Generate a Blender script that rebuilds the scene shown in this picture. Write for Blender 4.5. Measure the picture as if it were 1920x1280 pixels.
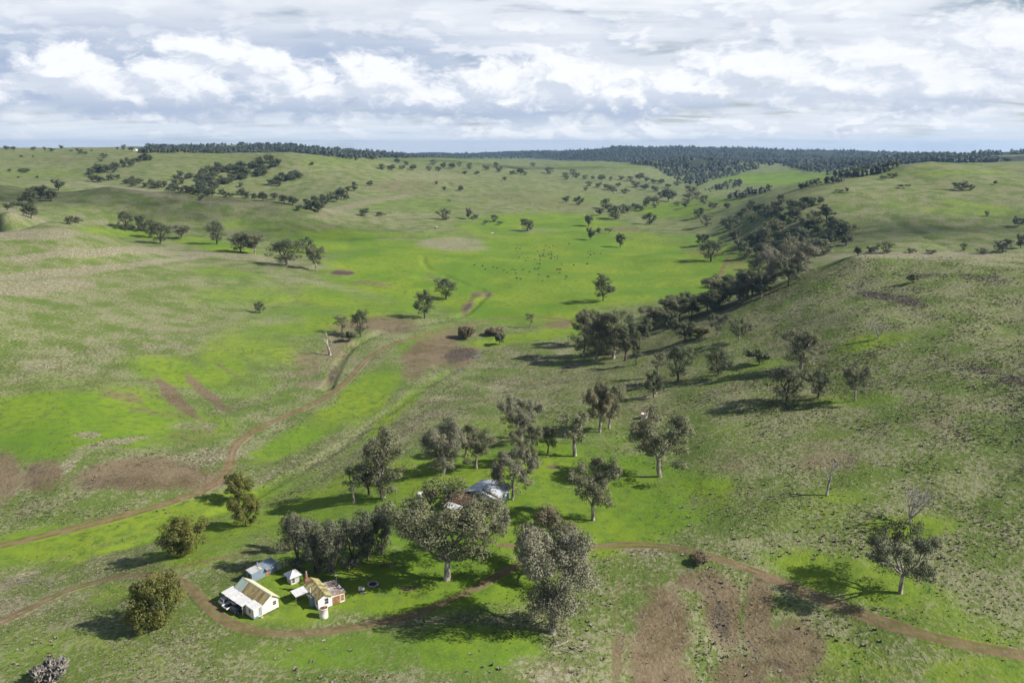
import bpy, bmesh, math, random
import numpy as np
from mathutils import Vector, Matrix

# ------------------------------------------------------------------ scene, camera, world, sun
scene = bpy.context.scene
for o in list(bpy.data.objects):
    bpy.data.objects.remove(o)
COL = scene.collection
F_PX, HORIZON, CAM_Z = 1493.0, 270.0, 90.0          # focal length in pixels of the 1920 px picture
PITCH = math.atan((640 - HORIZON) / F_PX)

cam_data = bpy.data.cameras.new('camera')
cam_data.sensor_fit = 'HORIZONTAL'
cam_data.sensor_width = 36.0
cam_data.lens = 36.0 * F_PX / 1920.0
cam_data.clip_start = 1.0
cam_data.clip_end = 40000.0
cam = bpy.data.objects.new('camera', cam_data)
COL.objects.link(cam)
cam.location = (0, 0, CAM_Z)
cam.rotation_euler = (math.pi / 2 - PITCH, 0, 0)
scene.camera = cam

SUN_DIR = Vector((0.93, -0.20, 0.0)).normalized()   # towards the sun, horizontally
SUN_EL = math.radians(37)
sun_vec = Vector((SUN_DIR.x * math.cos(SUN_EL), SUN_DIR.y * math.cos(SUN_EL), math.sin(SUN_EL)))
sun_data = bpy.data.lights.new('sun', 'SUN')
sun_data.energy = 5.0
sun_data.angle = math.radians(0.53)
sun_data.color = (1.0, 0.94, 0.84)
sun = bpy.data.objects.new('sun', sun_data)
COL.objects.link(sun)
sun.rotation_euler = sun_vec.to_track_quat('Z', 'Y').to_euler()
sun.location = (300, -60, 400)

scene.view_settings.view_transform = 'Standard'
scene.view_settings.look = 'None'
scene.view_settings.gamma = 1.0
scene.view_settings.use_curve_mapping = False
scene.view_settings.exposure = 0.52
scene.cycles.volume_bounces = 0
scene.cycles.max_bounces = 6
scene.cycles.transparent_max_bounces = 48
scene.cycles.diffuse_bounces = 2
# ------------------------------------------------------------------ node helpers
class NX:
    """tiny expression builder for node trees"""
    def __init__(self, nt): self.nt = nt
    def node(self, t, **kw):
        n = self.nt.nodes.new(t)
        for k, v in kw.items(): setattr(n, k, v)
        return n
    def put(self, sock, v):
        if isinstance(v, bpy.types.NodeSocket): self.nt.links.new(v, sock)
        elif v is not None: sock.default_value = v
    def math(self, op, a, b=None, c=None, clamp=False):
        n = self.node('ShaderNodeMath', operation=op); n.use_clamp = clamp
        self.put(n.inputs[0], a)
        if b is not None: self.put(n.inputs[1], b)
        if c is not None: self.put(n.inputs[2], c)
        return n.outputs[0]
    def add(self, a, b): return self.math('ADD', a, b)
    def sub(self, a, b): return self.math('SUBTRACT', a, b)
    def mul(self, a, b): return self.math('MULTIPLY', a, b)
    def div(self, a, b): return self.math('DIVIDE', a, b)
    def mx(self, a, b): return self.math('MAXIMUM', a, b)
    def mn(self, a, b): return self.math('MINIMUM', a, b)
    def ss(self, v, lo, hi, a=0.0, b=1.0):
        n = self.node('ShaderNodeMapRange', interpolation_type='SMOOTHSTEP')
        self.put(n.inputs[0], v); self.put(n.inputs[1], lo); self.put(n.inputs[2], hi)
        self.put(n.inputs[3], a); self.put(n.inputs[4], b)
        return n.outputs[0]
    def lin(self, v, lo, hi, a=0.0, b=1.0):
        n = self.node('ShaderNodeMapRange')
        self.put(n.inputs[0], v); self.put(n.inputs[1], lo); self.put(n.inputs[2], hi)
        self.put(n.inputs[3], a); self.put(n.inputs[4], b)
        return n.outputs[0]
    def noise(self, vec, scale, detail=3.0, rough=0.55, dist=0.0, color=False):
        n = self.node('ShaderNodeTexNoise')
        self.put(n.inputs['Vector'], vec); n.inputs['Scale'].default_value = scale
        n.inputs['Detail'].default_value = detail; n.inputs['Roughness'].default_value = rough
        n.inputs['Distortion'].default_value = dist
        return n.outputs['Color'] if color else n.outputs['Fac']
    def mix(self, f, a, b, mode='MIX'):
        n = self.node('ShaderNodeMix', data_type='RGBA', blend_type=mode)
        self.put(n.inputs[0], f)
        self.put(n.inputs[6], a if isinstance(a, bpy.types.NodeSocket) else (*a, 1.0))
        self.put(n.inputs[7], b if isinstance(b, bpy.types.NodeSocket) else (*b, 1.0))
        return n.outputs[2]
    def xyz(self, x, y, z):
        n = self.node('ShaderNodeCombineXYZ')
        self.put(n.inputs[0], x); self.put(n.inputs[1], y); self.put(n.inputs[2], z)
        return n.outputs[0]
    def sep(self, v):
        n = self.node('ShaderNodeSeparateXYZ'); self.put(n.inputs[0], v)
        return n.outputs[0], n.outputs[1], n.outputs[2]
    def vadd(self, a, b):
        n = self.node('ShaderNodeVectorMath', operation='ADD'); self.put(n.inputs[0], a); self.put(n.inputs[1], b)
        return n.outputs[0]
    def vscale(self, a, s):
        n = self.node('ShaderNodeVectorMath', operation='SCALE'); self.put(n.inputs[0], a); self.put(n.inputs[3], s)
        return n.outputs[0]
    def vmul(self, a, b):
        n = self.node('ShaderNodeVectorMath', operation='MULTIPLY'); self.put(n.inputs[0], a); self.put(n.inputs[1], b)
        return n.outputs[0]

def new_mat(name):
    m = bpy.data.materials.new(name); m.use_nodes = True
    nt = m.node_tree; nt.nodes.clear()
    x = NX(nt)
    out = x.node('ShaderNodeOutputMaterial')
    b = x.node('ShaderNodeBsdfPrincipled')
    nt.links.new(b.outputs[0], out.inputs[0])
    b.inputs['Specular IOR Level'].default_value = 0.25
    return m, x, b

# ------------------------------------------------------------------ sky: clear air with a broken layer of cloud and a bank of cumulus
world = bpy.data.worlds.new('World'); scene.world = world
world.use_nodes = True
wt = world.node_tree; wt.nodes.clear()
w = NX(wt)
SKY_STRENGTH = 0.05
sky_tex = w.node('ShaderNodeTexSky', sky_type='NISHITA')
sky_tex.sun_disc = False
sky_tex.sun_elevation = SUN_EL
sky_tex.sun_rotation = math.atan2(sun_vec.x, sun_vec.y)
sky_tex.air_density = 1.0; sky_tex.dust_density = 0.6; sky_tex.altitude = 300
bg = w.node('ShaderNodeBackground'); bg.inputs['Strength'].default_value = SKY_STRENGTH
wo = w.node('ShaderNodeOutputWorld')
wt.links.new(bg.outputs[0], wo.inputs[0])
tcw = w.node('ShaderNodeTexCoord'); DIR = tcw.outputs['Generated']
dx_, dy_, dz_ = w.sep(DIR)
zc_ = w.mx(dz_, 0.0)
EL = w.mul(w.math('ARCSINE', dz_), 57.2958)
AZ = w.mul(w.math('ARCTAN2', dx_, dy_), 57.2958)
kk = w.div(1.0, w.add(zc_, 0.10))
UV = w.xyz(w.mul(dx_, kk), w.mul(dy_, kk), 0.0)
RAD = lambda r, g, b: tuple(v / SKY_STRENGTH for v in (r, g, b))
WHITE, SOFT, GREY, BLUEGREY, LOW = RAD(.71, .725, .75), RAD(.555, .59, .65), RAD(.40, .455, .555), RAD(.285, .355, .485), RAD(.47, .545, .64)
n_hi = w.noise(UV, 1.05, 6, .55, .4)
n_st = w.noise(w.vmul(UV, (.55, 1.7, 1)), 1.3, 5, .55, .6)
n_lo = w.noise(w.xyz(w.mul(AZ, .045), w.mul(EL, .30), 3.0), 1.0, 5, .6, .3)
sky_c = sky_tex.outputs[0]
# high broken layer; thicker towards the horizon, thin overhead
open_up = w.ss(EL, 11.0, 32.0, 0.0, 0.29)
hi_a = w.ss(w.sub(w.add(w.mul(n_hi, .6), w.mul(n_st, .5)), open_up), .36, .52)
hi_col = w.mix(w.ss(w.add(w.mul(n_st, .6), w.mul(n_hi, .5)), .46, .70), SOFT, WHITE)
hi_col = w.mix(w.mul(w.ss(EL, 12.0, 45.0), .7), hi_col, GREY)
col = w.mix(w.mul(hi_a, .93), sky_c, hi_col)
# grey underside of the layer between the bank and the bright top, heaviest on the left
band = w.mul(w.ss(EL, 1.0, 3.0), w.ss(EL, 9.0, 5.5))
left = w.ss(AZ, 8.0, -14.0, .22, 1.0)
col = w.mix(w.mul(w.mul(band, left), w.ss(n_lo, .30, .62, .55, 1.0)), col, BLUEGREY)
# pale strip over the sky line
strip = w.ss(EL, 2.6, 0.4)
low_c = w.mix(w.ss(w.noise(w.xyz(w.mul(AZ, .05), w.mul(EL, 1.5), 8.0), 1.0, 4, .55), .42, .62), LOW, w.mix(w.ss(AZ, -8.0, 16.0, .25, .9), LOW, SOFT))
col = w.mix(w.mul(strip, .75), col, low_c)
# a fainter second rank of cloud behind the bank
r1 = w.noise(w.xyz(w.mul(AZ, .24), w.mul(w.add(EL, w.mul(AZ, .03)), .62), 11.0), 1.0, 7, .58, .25)
r2 = w.noise(w.xyz(w.mul(w.add(AZ, .7), .24), w.mul(w.add(w.add(EL, w.mul(AZ, .03)), .45), .62), 11.0), 1.0, 7, .58, .25)
ra = w.mul(w.mul(w.ss(r1, .46, .60), w.mul(w.ss(EL, -.2, .9), w.ss(EL, 11.0, 5.0, .35, 1.0))), w.ss(AZ, -16.0, 4.0, .42, .70))
col = w.mix(ra, col, w.mix(w.ss(w.sub(r1, r2), -.05, .09), GREY, WHITE))
# cumulus bank: soft union of heaped lobes, ragged by noise
BANK = [(-28.0, 4.4, 3.2, 1.7), (-24.6, 3.0, 5.0, 1.5), (-34.5, 3.0, 4.6, 1.8), (-27.0, 3.6, 3.2, 2.2), (-22.0, 3.3, 5.2, 2.2), (-20.0, 5.8, 3.6, 1.2), (-16.4, 5.2, 3.2, 1.0), (-13.8, 3.2, 5.0, 2.0), (-9.2, 3.9, 4.2, 2.3), (-5.6, 2.8, 4.4, 1.7),
        (-1.0, 3.9, 2.8, 1.8), (3.6, 4.1, 3.8, 2.4), (7.2, 3.0, 4.6, 1.9), (0.4, 2.7, 5.0, 1.6), (12.2, 3.5, 4.4, 1.5), (16.6, 4.4, 5.2, 1.9), (21.5, 3.5, 5.2, 1.6), (27.0, 3.3, 5.2, 1.5), (31.6, 5.8, 4.0, 2.3), (35.5, 5.0, 3.8, 2.6), (24.0, 5.0, 4.2, 1.3),
        (-46, 4, 7, 2.2), (-60, 3.6, 8, 2.4), (46, 4.4, 6, 2.4), (60, 3.8, 8, 2.2)]
wn = w.noise(w.xyz(w.mul(AZ, .34), w.mul(EL, .62), 1.0), 1.0, 4, .55, color=True)
wx_, wy_, _z = w.sep(wn)
AZW = w.add(AZ, w.mul(w.sub(wx_, .5), 3.4)); ELW = w.add(EL, w.mul(w.sub(wy_, .5), 1.5))
def bank(az, el):
    d = None
    for cx, cy, rx, ry in BANK:
        a = w.div(w.sub(az, cx), rx); b = w.div(w.sub(w.add(el, w.mul(w.sub(az, cx), .07)), cy), ry)
        f = w.sub(1.0, w.math('SQRT', w.add(w.mul(a, a), w.mul(b, b))))
        d = f if d is None else w.math('SMOOTH_MAX', d, f, .22)
    puff = w.noise(w.xyz(w.mul(az, .62), w.mul(el, 1.0), 5.0), 1.0, 8, .62, .2)
    return w.add(d, w.mul(w.sub(puff, .5), 1.75))
d0 = bank(AZW, ELW)
d1 = bank(w.add(AZW, .65), w.add(ELW, .55))
lit = w.ss(w.add(w.mul(w.sub(d0, d1), 1.0), w.mul(w.sub(EL, 3.3), .17)), -.30, .50)
cu_a = w.mul(w.mul(w.ss(d0, -.10, .42), w.ss(EL, .2, 2.4)), w.ss(AZ, 10.0, 22.0, .95, .75))
cu_c = w.mix(lit, w.mix(w.ss(EL, 1.4, 3.6), BLUEGREY, w.mix(.5, GREY, SOFT)), WHITE)
col = w.mix(cu_a, col, cu_c)
wt.links.new(col, bg.inputs[0])
# ------------------------------------------------------------------ picture <-> place
CP, SP = math.cos(PITCH), math.sin(PITCH)
def pix_ray(px, py):
    u = (np.asarray(px, float) - 960) / F_PX; v = (640 - np.asarray(py, float)) / F_PX
    return u, CP + v * SP, -SP + v * CP
def on_level(px, py, z):
    dx, dy, dz = pix_ray(px, py); t = (z - CAM_Z) / dz
    return dx * t, dy * t
def to_pix(x, y, z):
    zz = z - CAM_Z
    dep = np.maximum(y * CP - zz * SP, 1e-3)
    return 960 + F_PX * x / dep, 640 - F_PX * (y * SP + zz * CP) / dep

# ------------------------------------------------------------------ noise in numpy
def _hash(ix, iy, seed):
    h = (ix.astype(np.int64) * 374761393 + iy.astype(np.int64) * 668265263 + seed * 2147483647) & 0xffffffff
    h = ((h ^ (h >> 13)) * 1274126177) & 0xffffffff
    h = h ^ (h >> 16)
    return (h & 0xffffff) / float(0x1000000)
def vnoise(x, y, seed=0):
    ix, iy = np.floor(x), np.floor(y); fx, fy = x - ix, y - iy
    fx = fx * fx * fx * (fx * (fx * 6 - 15) + 10); fy = fy * fy * fy * (fy * (fy * 6 - 15) + 10)
    a = _hash(ix, iy, seed); b = _hash(ix + 1, iy, seed); c = _hash(ix, iy + 1, seed); d = _hash(ix + 1, iy + 1, seed)
    return (a + (b - a) * fx + (c - a) * fy + (a - b - c + d) * fx * fy) * 2 - 1
def fbm(x, y, seed=0, octs=4, gain=0.5):
    s, a = 0, 1.0
    for k in range(octs):
        s = s + a * vnoise(x * (2 ** k) + 17.3 * k, y * (2 ** k) - 9.1 * k, seed + k); a *= gain
    return s
def sstep(v, lo, hi):
    t = np.clip((v - lo) / (hi - lo), 0, 1); return t * t * (3 - 2 * t)

# ------------------------------------------------------------------ terrain: surveyed heights (picture column, row, metres)
K = 1.125
SURVEY = """
-300,1280,1 0,1280,0 400,1280,1 800,1280,2 1100,1280,0 1400,1280,-3 1700,1280,-1 1920,1280,0 2300,1280,3
960,1900,0 -400,1900,0 2300,1900,2
0,1150,-3 250,1130,-1.5 500,1140,0 400,1160,0 620,1150,0 750,1120,0 500,1060,0 620,1080,0 1000,1120,1 1250,1100,2 1350,1060,3.5 1600,1120,3 1900,1130,5 1900,1220,2 1600,1200,0 1350,1180,-0.5
0,1030,-9 150,1040,-8.5 300,1010,-8 300,1060,-3 420,1000,-5 500,1040,-1 650,1000,-0.5 800,960,0 950,920,0.5 870,930,0.5 1100,960,1.5 1300,950,4 1500,930,8 1700,960,9 1900,950,12
100,900,-5 300,890,-6 420,880,-8 560,890,-9 480,930,-9 640,910,-5 750,850,-4 900,850,-2 1050,820,0 1150,800,1 1250,860,3 1400,800,8 1600,800,12 1800,800,16.5 1900,800,18
0,700,2 0,800,-3 150,760,-2 300,700,-4 300,800,-6.5 450,780,-8 600,760,-9 700,800,-9 700,720,-8 820,720,-8 870,670,-9.5 960,740,-6 1100,740,-2 1250,740,3 1400,720,9 1500,690,12.5 1600,700,15.5 1800,700,21 1920,700,23.5
0,600,11 200,600,4 400,600,-2 600,620,-6 640,680,-9 800,610,-7 900,580,-8.5 1000,610,-7 1100,640,-6 1200,650,-2 1300,620,6 1300,660,5 1450,610,14 1600,600,22.5 1800,600,26.5 1920,600,28
1100,560,-7 1250,545,-6.5 1300,525,-6 1350,572,8 1450,550,19 1550,500,29.5 1600,530,27.5 1700,530,30 1600,485,34 1700,480,35 1820,480,35.5 1920,487,35.5 2200,500,36
1640,465,14 1900,470,14.5 1560,440,14 1700,420,22 1700,380,33 1700,350,43 1700,325,52 1700,312,58 1900,420,22 1900,380,34 1900,350,44 1900,320,54 1900,309,59
1550,350,42 1450,395,24 1450,440,9 1500,470,7 1380,440,2 1350,405,6 1480,367,33 1337,394,8 1440,367,28 1573,349,43 1613,341,46 1680,319,54
1480,340,5 1330,350,-2 1250,380,-4 1100,400,-3 1000,430,-6 800,440,-4 700,460,-4 900,520,-8 1100,500,-7 1300,490,-6 1300,450,-4 700,530,-6 600,500,-3 500,520,0 500,560,-2
0,500,20 0,540,16 200,520,11 0,450,28 0,400,34 150,440,20 100,420,28 200,445,17 300,470,7 400,490,2 235,432,10 300,455,5 405,457,3 470,474,1 540,497,-1
60,385,28 200,400,22 200,370,32 200,347,41 0,345,42 350,365,33 350,400,18 450,380,25 450,420,8 520,379,24 580,391,18 640,405,9 600,430,2 700,420,2
0,320,42 0,300,54 0,283,67 200,283,67 200,300,55 200,320,42 400,330,35 300,350,25 450,350,22 560,289,64 560,310,49 560,340,28 560,370,14 700,310,45 650,300,52 740,320,36 700,350,22 700,380,10
850,330,24 850,360,12 850,390,4 950,340,18 1000,380,3 850,300,40 1000,310,22 1000,325,12 1100,330,8 1150,350,2 1200,320,12 1300,320,8 1300,300,35
-300,800,0 -300,1000,-6 -150,450,33 -150,500,26 -150,402,38 -150,600,15 -300,500,30 -300,600,18 -300,420,40 2250,1000,14 2250,700,32 2250,600,36
"""
# hidden ground behind the ridges and far hills: picture column, distance, metres
HIDDEN = """
1100,3200,18 1190,3000,22 1280,3000,28 1380,3100,27 1480,3000,22 1580,2800,34 1190,4100,26 1280,4100,24 1400,4200,28 1500,4000,26

1600,500,13 1750,510,16 1920,510,17 1480,520,2 1700,1300,50 1900,1300,52 0,730,17 100,705,14 200,1110,16 400,1115,4 520,1090,2
530,3300,84 420,3000,64 640,3500,70 740,3650,34 850,4600,16 1000,5000,0 1100,5200,52 1190,5500,74 1280,5500,68 1400,5600,60 1550,5500,46 1700,4700,24 1800,4200,40 1920,3900,51 2200,3900,56
200,2500,66 0,2500,66 -300,2000,72 560,2300,38 700,2400,34 640,2000,42 -300,850,34 -300,680,46 2250,1000,62 2250,480,20
0,8000,0 600,8000,0 960,8000,0 1400,8000,0 1920,8000,0
"""
_c = []
for tok in SURVEY.split():
    a, b, c = map(float, tok.split(',')); z = c * K
    x, y = on_level(a, b, z); _c.append((x, y, z))
for tok in HIDDEN.split():
    a, r, c = map(float, tok.split(','))
    az = math.atan((a - 960) / F_PX * 1.0); _c.append((r * math.sin(az), r * math.cos(az), c * K if r < 3000 else c))
_c = np.array(_c, float)
def _uv(x, y):
    r = np.hypot(x, y) + 1e-6
    return np.arctan2(x, np.maximum(y, -1e9)), 0.55 * np.log(r)
_cu, _cv = _uv(_c[:, 0], _c[:, 1])
def _phi(d2): return np.where(d2 > 0, 0.5 * d2 * np.log(d2 + 1e-20), 0)
_n = len(_c)
_A = np.zeros((_n + 3, _n + 3))
_A[:_n, :_n] = _phi((_cu[:, None] - _cu) ** 2 + (_cv[:, None] - _cv) ** 2) + np.eye(_n) * 6e-5
_A[:_n, _n] = 1; _A[:_n, _n + 1] = _cu; _A[:_n, _n + 2] = _cv
_A[_n:, :_n] = _A[:_n, _n:].T
_w = np.linalg.solve(_A, np.concatenate([_c[:, 2], np.zeros(3)]))
def base_height(x, y):
    x = np.asarray(x, float); y = np.asarray(y, float); sh = np.broadcast(x, y).shape
    u, v = _uv(np.broadcast_to(x, sh).ravel(), np.broadcast_to(y, sh).ravel())
    u = np.clip(u, -0.95, 0.95); v = np.clip(v, 0.55 * math.log(60.0), 0.55 * math.log(9000.0))
    out = np.empty(u.size)
    for i in range(0, u.size, 40000):
        uu, vv = u[i:i + 40000], v[i:i + 40000]
        out[i:i + 40000] = _phi((uu[:, None] - _cu) ** 2 + (vv[:, None] - _cv) ** 2) @ _w[:_n] + _w[_n] + _w[_n + 1] * uu + _w[_n + 2] * vv
    return out.reshape(sh)
YARD = (-38.0, 133.0)
def height(x, y):
    x = np.asarray(x, float); y = np.asarray(y, float)
    r = np.hypot(x, y)
    calm = sstep(np.hypot(x - YARD[0], y - YARD[1]), 16, 45)
    z = base_height(x, y)
    z = z + calm * (0.10 * fbm(x / 5, y / 5, 3, 2) + 0.35 * fbm(x / 19, y / 19, 11, 3))
    z = z + 1.5 * sstep(r, 260, 600) * fbm(x / 70, y / 70, 21, 4) + 5.0 * sstep(r, 700, 1600) * fbm(x / 240, y / 240, 31, 4)
    z = z + 9 * sstep(r, 2600, 4500) * fbm(x / 700, y / 700, 41, 4)
    return z
def ground_at(px, py, far=9000.0):
    """where the line of sight through picture points meets the ground"""
    px = np.atleast_1d(np.asarray(px, float)); py = np.atleast_1d(np.asarray(py, float))
    dx, dy, dz = pix_ray(px, py); h = np.hypot(dx, dy)
    rs = np.exp(np.linspace(math.log(60), math.log(far), 420))
    X = dx[:, None] / h[:, None] * rs; Y = dy[:, None] / h[:, None] * rs; Zr = CAM_Z + dz[:, None] / h[:, None] * rs
    below = Zr < height(X, Y)
    k = np.where(below.any(1), below.argmax(1), len(rs) - 1); k = np.maximum(k, 1)
    lo, hi = rs[k - 1], rs[k]
    for _ in range(14):
        m = 0.5 * (lo + hi)
        b = CAM_Z + dz / h * m < height(dx / h * m, dy / h * m)
        hi = np.where(b, m, hi); lo = np.where(b, lo, m)
    x, y = dx / h * hi, dy / h * hi
    return x, y, height(x, y)
# ------------------------------------------------------------------ bookkeeping for objects
def tag(o, label=None, cat=None, group=None, kind=None):
    if label: o['label'] = label
    if cat: o['category'] = cat
    if group: o['group'] = group
    if kind: o['kind'] = kind
    return o
def link(name, data, parent=None, loc=None, rz=None):
    o = bpy.data.objects.new(name, data); COL.objects.link(o)
    if parent is not None: o.parent = parent
    if loc is not None: o.location = loc
    if rz is not None: o.rotation_euler = (0, 0, rz)
    return o
def thing(name, label, cat, loc=(0, 0, 0), rz=0.0, group=None):
    return tag(link(name, None, None, loc, rz), label, cat, group)
def copy_tree(o, parent=None):
    c = o.copy(); COL.objects.link(c)
    if parent is not None: c.parent = parent
    for ch in list(o.children): copy_tree(ch, c)
    return c
def fast_mesh(name, V, F, mats=(), mat_idx=None, smooth=False):
    """V (n,3); F (m,k) array of one polygon size"""
    V = np.asarray(V, np.float32); F = np.asarray(F, np.int32)
    me = bpy.data.meshes.new(name)
    me.vertices.add(len(V)); me.vertices.foreach_set('co', V.ravel())
    m, k = F.shape
    me.loops.add(m * k); me.loops.foreach_set('vertex_index', F.ravel())
    me.polygons.add(m)
    me.polygons.foreach_set('loop_start', np.arange(0, m * k, k, dtype=np.int32))
    for mt in mats: me.materials.append(mt)
    if mat_idx is not None: me.polygons.foreach_set('material_index', np.asarray(mat_idx, np.int32))
    me.update(calc_edges=True)
    me.polygons.foreach_set('use_smooth', np.full(m, smooth))
    me.validate()
    return me

class MB:
    """collects simple solids into one mesh"""
    def __init__(self): self.v = []; self.f = []
    def quad(self, a, b, c, d):
        n = len(self.v); self.v += [tuple(a), tuple(b), tuple(c), tuple(d)]; self.f.append((n, n + 1, n + 2, n + 3)); return self
    def poly(self, pts):
        n = len(self.v); self.v += [tuple(p) for p in pts]; self.f.append(tuple(range(n, n + len(pts)))); return self
    def hexa(self, p):
        n = len(self.v); self.v += [tuple(q) for q in p]
        for f in ((0, 3, 2, 1), (4, 5, 6, 7), (0, 1, 5, 4), (1, 2, 6, 5), (2, 3, 7, 6), (3, 0, 4, 7)):
            self.f.append(tuple(n + i for i in f))
        return self
    def box(self, x0, x1, y0, y1, z0, z1):
        return self.hexa([(x0, y0, z0), (x1, y0, z0), (x1, y1, z0), (x0, y1, z0), (x0, y0, z1), (x1, y0, z1), (x1, y1, z1), (x0, y1, z1)])
    def prism(self, prof, axis, a, b):
        """profile of (u, w) points swept along axis 'x' or 'y' from a to b"""
        P = lambda u, w, t: (t, u, w) if axis == 'x' else (u, t, w)
        n = len(self.v); k = len(prof)
        self.v += [P(u, w, a) for u, w in prof] + [P(u, w, b) for u, w in prof]
        self.f.append(tuple(n + i for i in range(k))); self.f.append(tuple(n + k + i for i in reversed(range(k))))
        for i in range(k):
            j = (i + 1) % k; self.f.append((n + i, n + k + i, n + k + j, n + j))
        return self
    def tube(self, pts, rad, sides=6, cap=True):
        pts = [Vector(p) for p in pts]
        if not hasattr(rad, '__len__'): rad = [rad] * len(pts)
        n0 = len(self.v)
        for i, p in enumerate(pts):
            d = (pts[min(i + 1, len(pts) - 1)] - pts[max(i - 1, 0)]).normalized()
            s = d.cross(Vector((0.31, 0.95, 0.05))).normalized(); t = d.cross(s)
            for k in range(sides):
                a = 2 * math.pi * k / sides
                self.v.append(tuple(p + (s * math.cos(a) + t * math.sin(a)) * rad[i]))
        for i in range(len(pts) - 1):
            for k in range(sides):
                a = n0 + i * sides + k; b = n0 + i * sides + (k + 1) % sides
                self.f.append((a, b, b + sides, a + sides))
        if cap:
            self.f.append(tuple(n0 + k for k in reversed(range(sides))))
            e = n0 + (len(pts) - 1) * sides; self.f.append(tuple(e + k for k in range(sides)))
        return self
    def lathe(self, prof, sides=20, c=(0, 0, 0)):
        n0 = len(self.v)
        for r, z in prof:
            for k in range(sides):
                a = 2 * math.pi * k / sides
                self.v.append((c[0] + r * math.cos(a), c[1] + r * math.sin(a), c[2] + z))
        for i in range(len(prof) - 1):
            for k in range(sides):
                a = n0 + i * sides + k; b = n0 + i * sides + (k + 1) % sides
                self.f.append((a, b, b + sides, a + sides))
        self.f.append(tuple(n0 + k for k in reversed(range(sides))))
        e = n0 + (len(prof) - 1) * sides; self.f.append(tuple(e + k for k in range(sides)))
        return self
    def mesh(self, name, mat, smooth=False):
        me = bpy.data.meshes.new(name); me.from_pydata(self.v, [], self.f)
        bm = bmesh.new(); bm.from_mesh(me); bmesh.ops.recalc_face_normals(bm, faces=bm.faces); bm.to_mesh(me); bm.free()
        if mat: me.materials.append(mat)
        if smooth: me.shade_smooth()
        return me
    def part(self, name, mat, parent, smooth=False):
        return link(name, self.mesh(name, mat, smooth), parent)

# ------------------------------------------------------------------ creek gullies and tracks
def on_ground_line(pts, step=2.0):
    a = np.array(pts, float)
    # smooth the drawn line, then drop it on the ground
    t = np.linspace(0, len(a) - 1, (len(a) - 1) * 8 + 1); i = np.clip(t.astype(int), 0, len(a) - 2); f = t - i
    p0, p1, p2, p3 = a[np.maximum(i - 1, 0)], a[i], a[i + 1], a[np.minimum(i + 2, len(a) - 1)]
    f = f[:, None]
    q = 0.5 * (2 * p1 + (p2 - p0) * f + (2 * p0 - 5 * p1 + 4 * p2 - p3) * f ** 2 + (3 * p1 - p0 - 3 * p2 + p3) * f ** 3)
    x, y, z = ground_at(q[:, 0], q[:, 1])
    return np.stack([x, y], 1)
def even(line, step):
    d = np.concatenate([[0], np.cumsum(np.hypot(*np.diff(line, axis=0).T))])
    s = np.linspace(0, d[-1], max(int(d[-1] / step), 2))
    l = np.stack([np.interp(s, d, line[:, 0]), np.interp(s, d, line[:, 1])], 1)
    for _ in range(3): l[1:-1] = 0.25 * l[:-2] + 0.5 * l[1:-1] + 0.25 * l[2:]
    return l, s
def dist_to(line, x, y, reach=40.0):
    """distance to a polyline; inf when outside its surroundings"""
    out = np.full(x.shape, 1e9)
    m = (x > line[:, 0].min() - reach) & (x < line[:, 0].max() + reach) & (y > line[:, 1].min() - reach) & (y < line[:, 1].max() + reach)
    if not m.any(): return out
    X, Y = x[m], y[m]; best = np.full(X.shape, 1e9)
    for (ax, ay), (bx, by) in zip(line[:-1], line[1:]):
        dx, dy = bx - ax, by - ay; L = dx * dx + dy * dy + 1e-9
        t = np.clip(((X - ax) * dx + (Y - ay) * dy) / L, 0, 1)
        best = np.minimum(best, np.hypot(X - ax - t * dx, Y - ay - t * dy))
    out[m] = best
    return out
GULLIES = [  # picture line, depth, half width
    ([(912, 552), (888, 575), (868, 590), (810, 603), (745, 612), (700, 628), (655, 652), (632, 690), (613, 728)], 1.5, 3.0),
    ([(-40, 1090), (40, 1078), (110, 1052), (200, 1040), (310, 1003), (420, 958), (520, 905), (600, 862), (690, 800), (780, 735), (850, 695)], 0.6, 3.0),
    ([(792, 480), (800, 500), (830, 515), (905, 545)], 1.0, 3.5),
    ([(838, 340), (850, 352), (900, 365), (960, 375), (1060, 392)], 2.2, 7.0),
    ([(1655, 402), (1700, 425), (1740, 446), (1790, 470)], 1.6, 5.0),
]
GULLY_LINES = [(even(on_ground_line(p), 4.0)[0], d, hw) for p, d, hw in GULLIES]
TRACKS = {
    'valley': [(-60, 1040), (0, 1023), (120, 995), (250, 962), (330, 938), (390, 915), (420, 893), (432, 866), (437, 842), (455, 822), (490, 800), (560, 770), (610, 745), (645, 720), (668, 695), (690, 672), (730, 648), (790, 630), (860, 612), (920, 600), (975, 594), (1040, 597), (1090, 603)],
    'house': [(-60, 1190), (0, 1168), (60, 1138), (130, 1105), (200, 1085), (270, 1077), (320, 1083), (355, 1100), (380, 1125), (405, 1152), (440, 1172), (490, 1186), (560, 1187), (640, 1180), (720, 1166), (790, 1148), (850, 1122), (900, 1098), (940, 1075), (980, 1056), (1030, 1036), (1090, 1026), (1160, 1022), (1230, 1022), (1300, 1034), (1380, 1058), (1450, 1085), (1540, 1122), (1630, 1158), (1740, 1192), (1840, 1215), (1940, 1232)],
    'far': [(1346, 528), (1356, 505), (1363, 490), (1376, 470), (1392, 456)],
}
TRACK_LINES = {k: even(on_ground_line(v), 1.5)[0] for k, v in TRACKS.items()}
TRACK_W = {'valley': 1.4, 'house': 1.08, 'far': 1.4}
_h0 = height
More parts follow.
